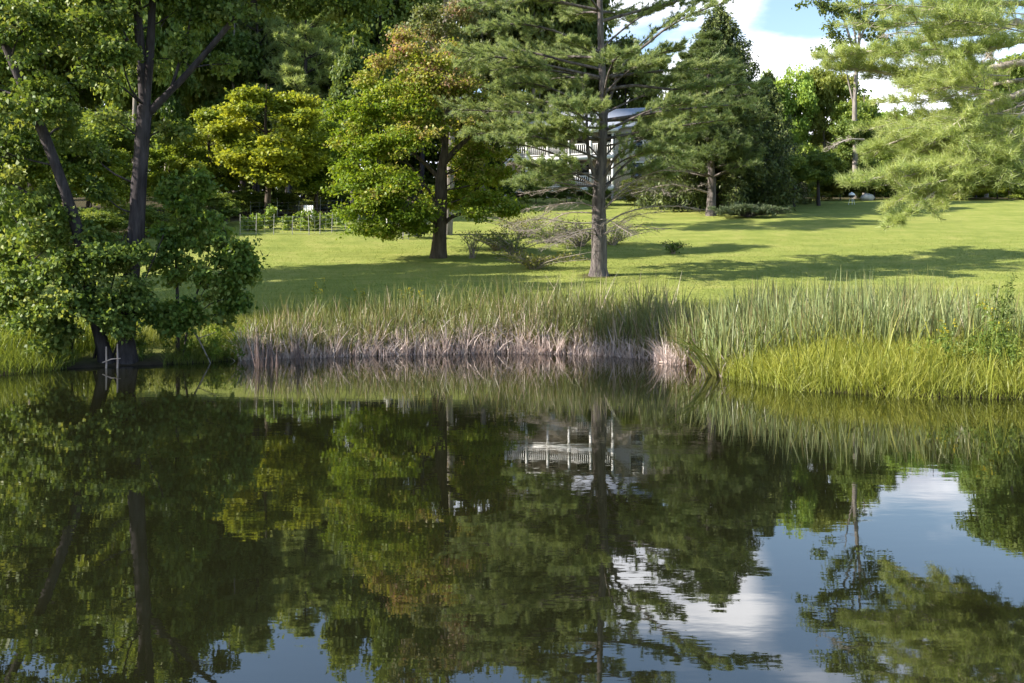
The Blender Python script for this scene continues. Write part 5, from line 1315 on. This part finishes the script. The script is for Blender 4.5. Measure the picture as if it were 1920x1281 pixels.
# ================================================================== SKY, SUN, CAMERA
AZ, EL = math.radians(191.5), math.radians(31)       # direction towards the sun
sdir = Vector((math.cos(AZ) * math.cos(EL), math.sin(AZ) * math.cos(EL), math.sin(EL)))
world = bpy.data.worlds.new('World'); scene.world = world; world.use_nodes = True
nt = world.node_tree; N, L = nt.nodes, nt.links; N.clear()
out = N.new('ShaderNodeOutputWorld'); bg = N.new('ShaderNodeBackground'); bg.inputs[1].default_value = .11
sky = N.new('ShaderNodeTexSky'); sky.sky_type = 'NISHITA'; sky.sun_disc = False; sky.sun_elevation = EL; sky.sun_rotation = math.atan2(sdir.x, sdir.y)
sky.air_density = 1.0; sky.dust_density = .6
tc = N.new('ShaderNodeTexCoord'); sx = N.new('ShaderNodeSeparateXYZ'); L.new(tc.outputs['Generated'], sx.inputs[0])


def mth(op, a, b=None):
    n_ = N.new('ShaderNodeMath'); n_.operation = op
    for i_, v in enumerate((a, b)):
        if v is None: continue
        if isinstance(v, (int, float)): n_.inputs[i_].default_value = v
        else: L.new(v, n_.inputs[i_])
    return n_.outputs[0]


zc = mth('ADD', mth('MAXIMUM', sx.outputs[2], 0.0), .16)
cx = N.new('ShaderNodeCombineXYZ'); L.new(mth('DIVIDE', sx.outputs[0], zc), cx.inputs[0]); L.new(mth('DIVIDE', sx.outputs[1], zc), cx.inputs[1])
nz = N.new('ShaderNodeTexNoise'); nz.inputs['Scale'].default_value = 1.15; nz.inputs['Detail'].default_value = 7; nz.inputs['Roughness'].default_value = .52
mpn = N.new('ShaderNodeMapping'); mpn.inputs['Location'].default_value = (7.7, 4.4, 0); L.new(cx.outputs[0], mpn.inputs[0]); L.new(mpn.outputs[0], nz.inputs[0])
mr = N.new('ShaderNodeMapRange'); mr.interpolation_type = 'SMOOTHSTEP'; mr.inputs['From Min'].default_value = .41; mr.inputs['From Max'].default_value = .57; vd = N.new('ShaderNodeVectorMath'); vd.operation = 'DOT_PRODUCT'; nv = N.new('ShaderNodeVectorMath'); nv.operation = 'NORMALIZE'; L.new(tc.outputs['Generated'], nv.inputs[0]); L.new(nv.outputs[0], vd.inputs[0])
vd.inputs[1].default_value = Vector((.285, .93, .285)).normalized()
hole = N.new('ShaderNodeMapRange'); hole.interpolation_type = 'SMOOTHSTEP'; hole.inputs['From Min'].default_value = .9965; hole.inputs['From Max'].default_value = 1.0; hole.inputs['To Max'].default_value = -.14; L.new(vd.outputs['Value'], hole.inputs['Value'])
L.new(mth('ADD', mth('ADD', nz.outputs[0], hole.outputs[0]), mth('MULTIPLY', mth('SUBTRACT', sx.outputs[2], .185), -.8)), mr.inputs['Value'])
fr_ = N.new('ShaderNodeMapRange'); fr_.interpolation_type = 'SMOOTHSTEP'; fr_.inputs['From Min'].default_value = .25; fr_.inputs['From Max'].default_value = .75; L.new(sx.outputs[1], fr_.inputs['Value'])
mix = N.new('ShaderNodeMix'); mix.data_type = 'RGBA'; L.new(mth('MULTIPLY', mr.outputs[0], fr_.outputs[0]), mix.inputs[0]); L.new(sky.outputs[0], mix.inputs[6]); n3 = N.new('ShaderNodeTexNoise'); n3.inputs['Scale'].default_value = 2.6; n3.inputs['Detail'].default_value = 5; L.new(mpn.outputs[0], n3.inputs[0])
cr_ = ramp_node(N, [(.35, (5.2, 5.5, 6.4)), (.6, (10.5, 10.5, 10.8))]); L.new(n3.outputs[0], cr_.inputs[0]); L.new(cr_.outputs[0], mix.inputs[7])
L.new(mix.outputs[2], bg.inputs[0]); L.new(bg.outputs[0], out.inputs[0])

ld = bpy.data.lights.new('sun', 'SUN'); ld.energy = 5.0; ld.angle = math.radians(.53); ld.color = (1, .93, .82)
so = bpy.data.objects.new('sun', ld); COL.objects.link(so); so.rotation_euler = (-sdir).to_track_quat('-Z', 'Y').to_euler(); so.location = sdir * 100

cd = bpy.data.cameras.new('camera'); cam = bpy.data.objects.new('camera', cd); COL.objects.link(cam)
cam.location = (0, 0, H); cam.rotation_euler = (PI / 2, 0, 0); cd.sensor_width = 36; cd.lens = 36 * F / 1920
cd.shift_y = -(640.5 - HY) / 1920; cd.clip_end = 3000; cd.clip_start = .05
scene.camera = cam
vs = scene.view_settings; vs.view_transform = 'Standard'; vs.look = 'None'; vs.gamma = 1; vs.exposure = 1.35; vs.use_curve_mapping = False
scene.render.engine = 'CYCLES'
cy = scene.cycles
cy.max_bounces = 6; cy.diffuse_bounces = 3; cy.glossy_bounces = 3; cy.transmission_bounces = 4; cy.transparent_max_bounces = 4
cy.use_denoising = True; cy.use_adaptive_sampling = True; cy.adaptive_threshold = .02
cy.caustics_reflective = False; cy.caustics_refractive = False; cy.sample_clamp_indirect = 6
print('verts', sum(len(m.vertices) for m in bpy.data.meshes), 'objects', len(bpy.data.objects))
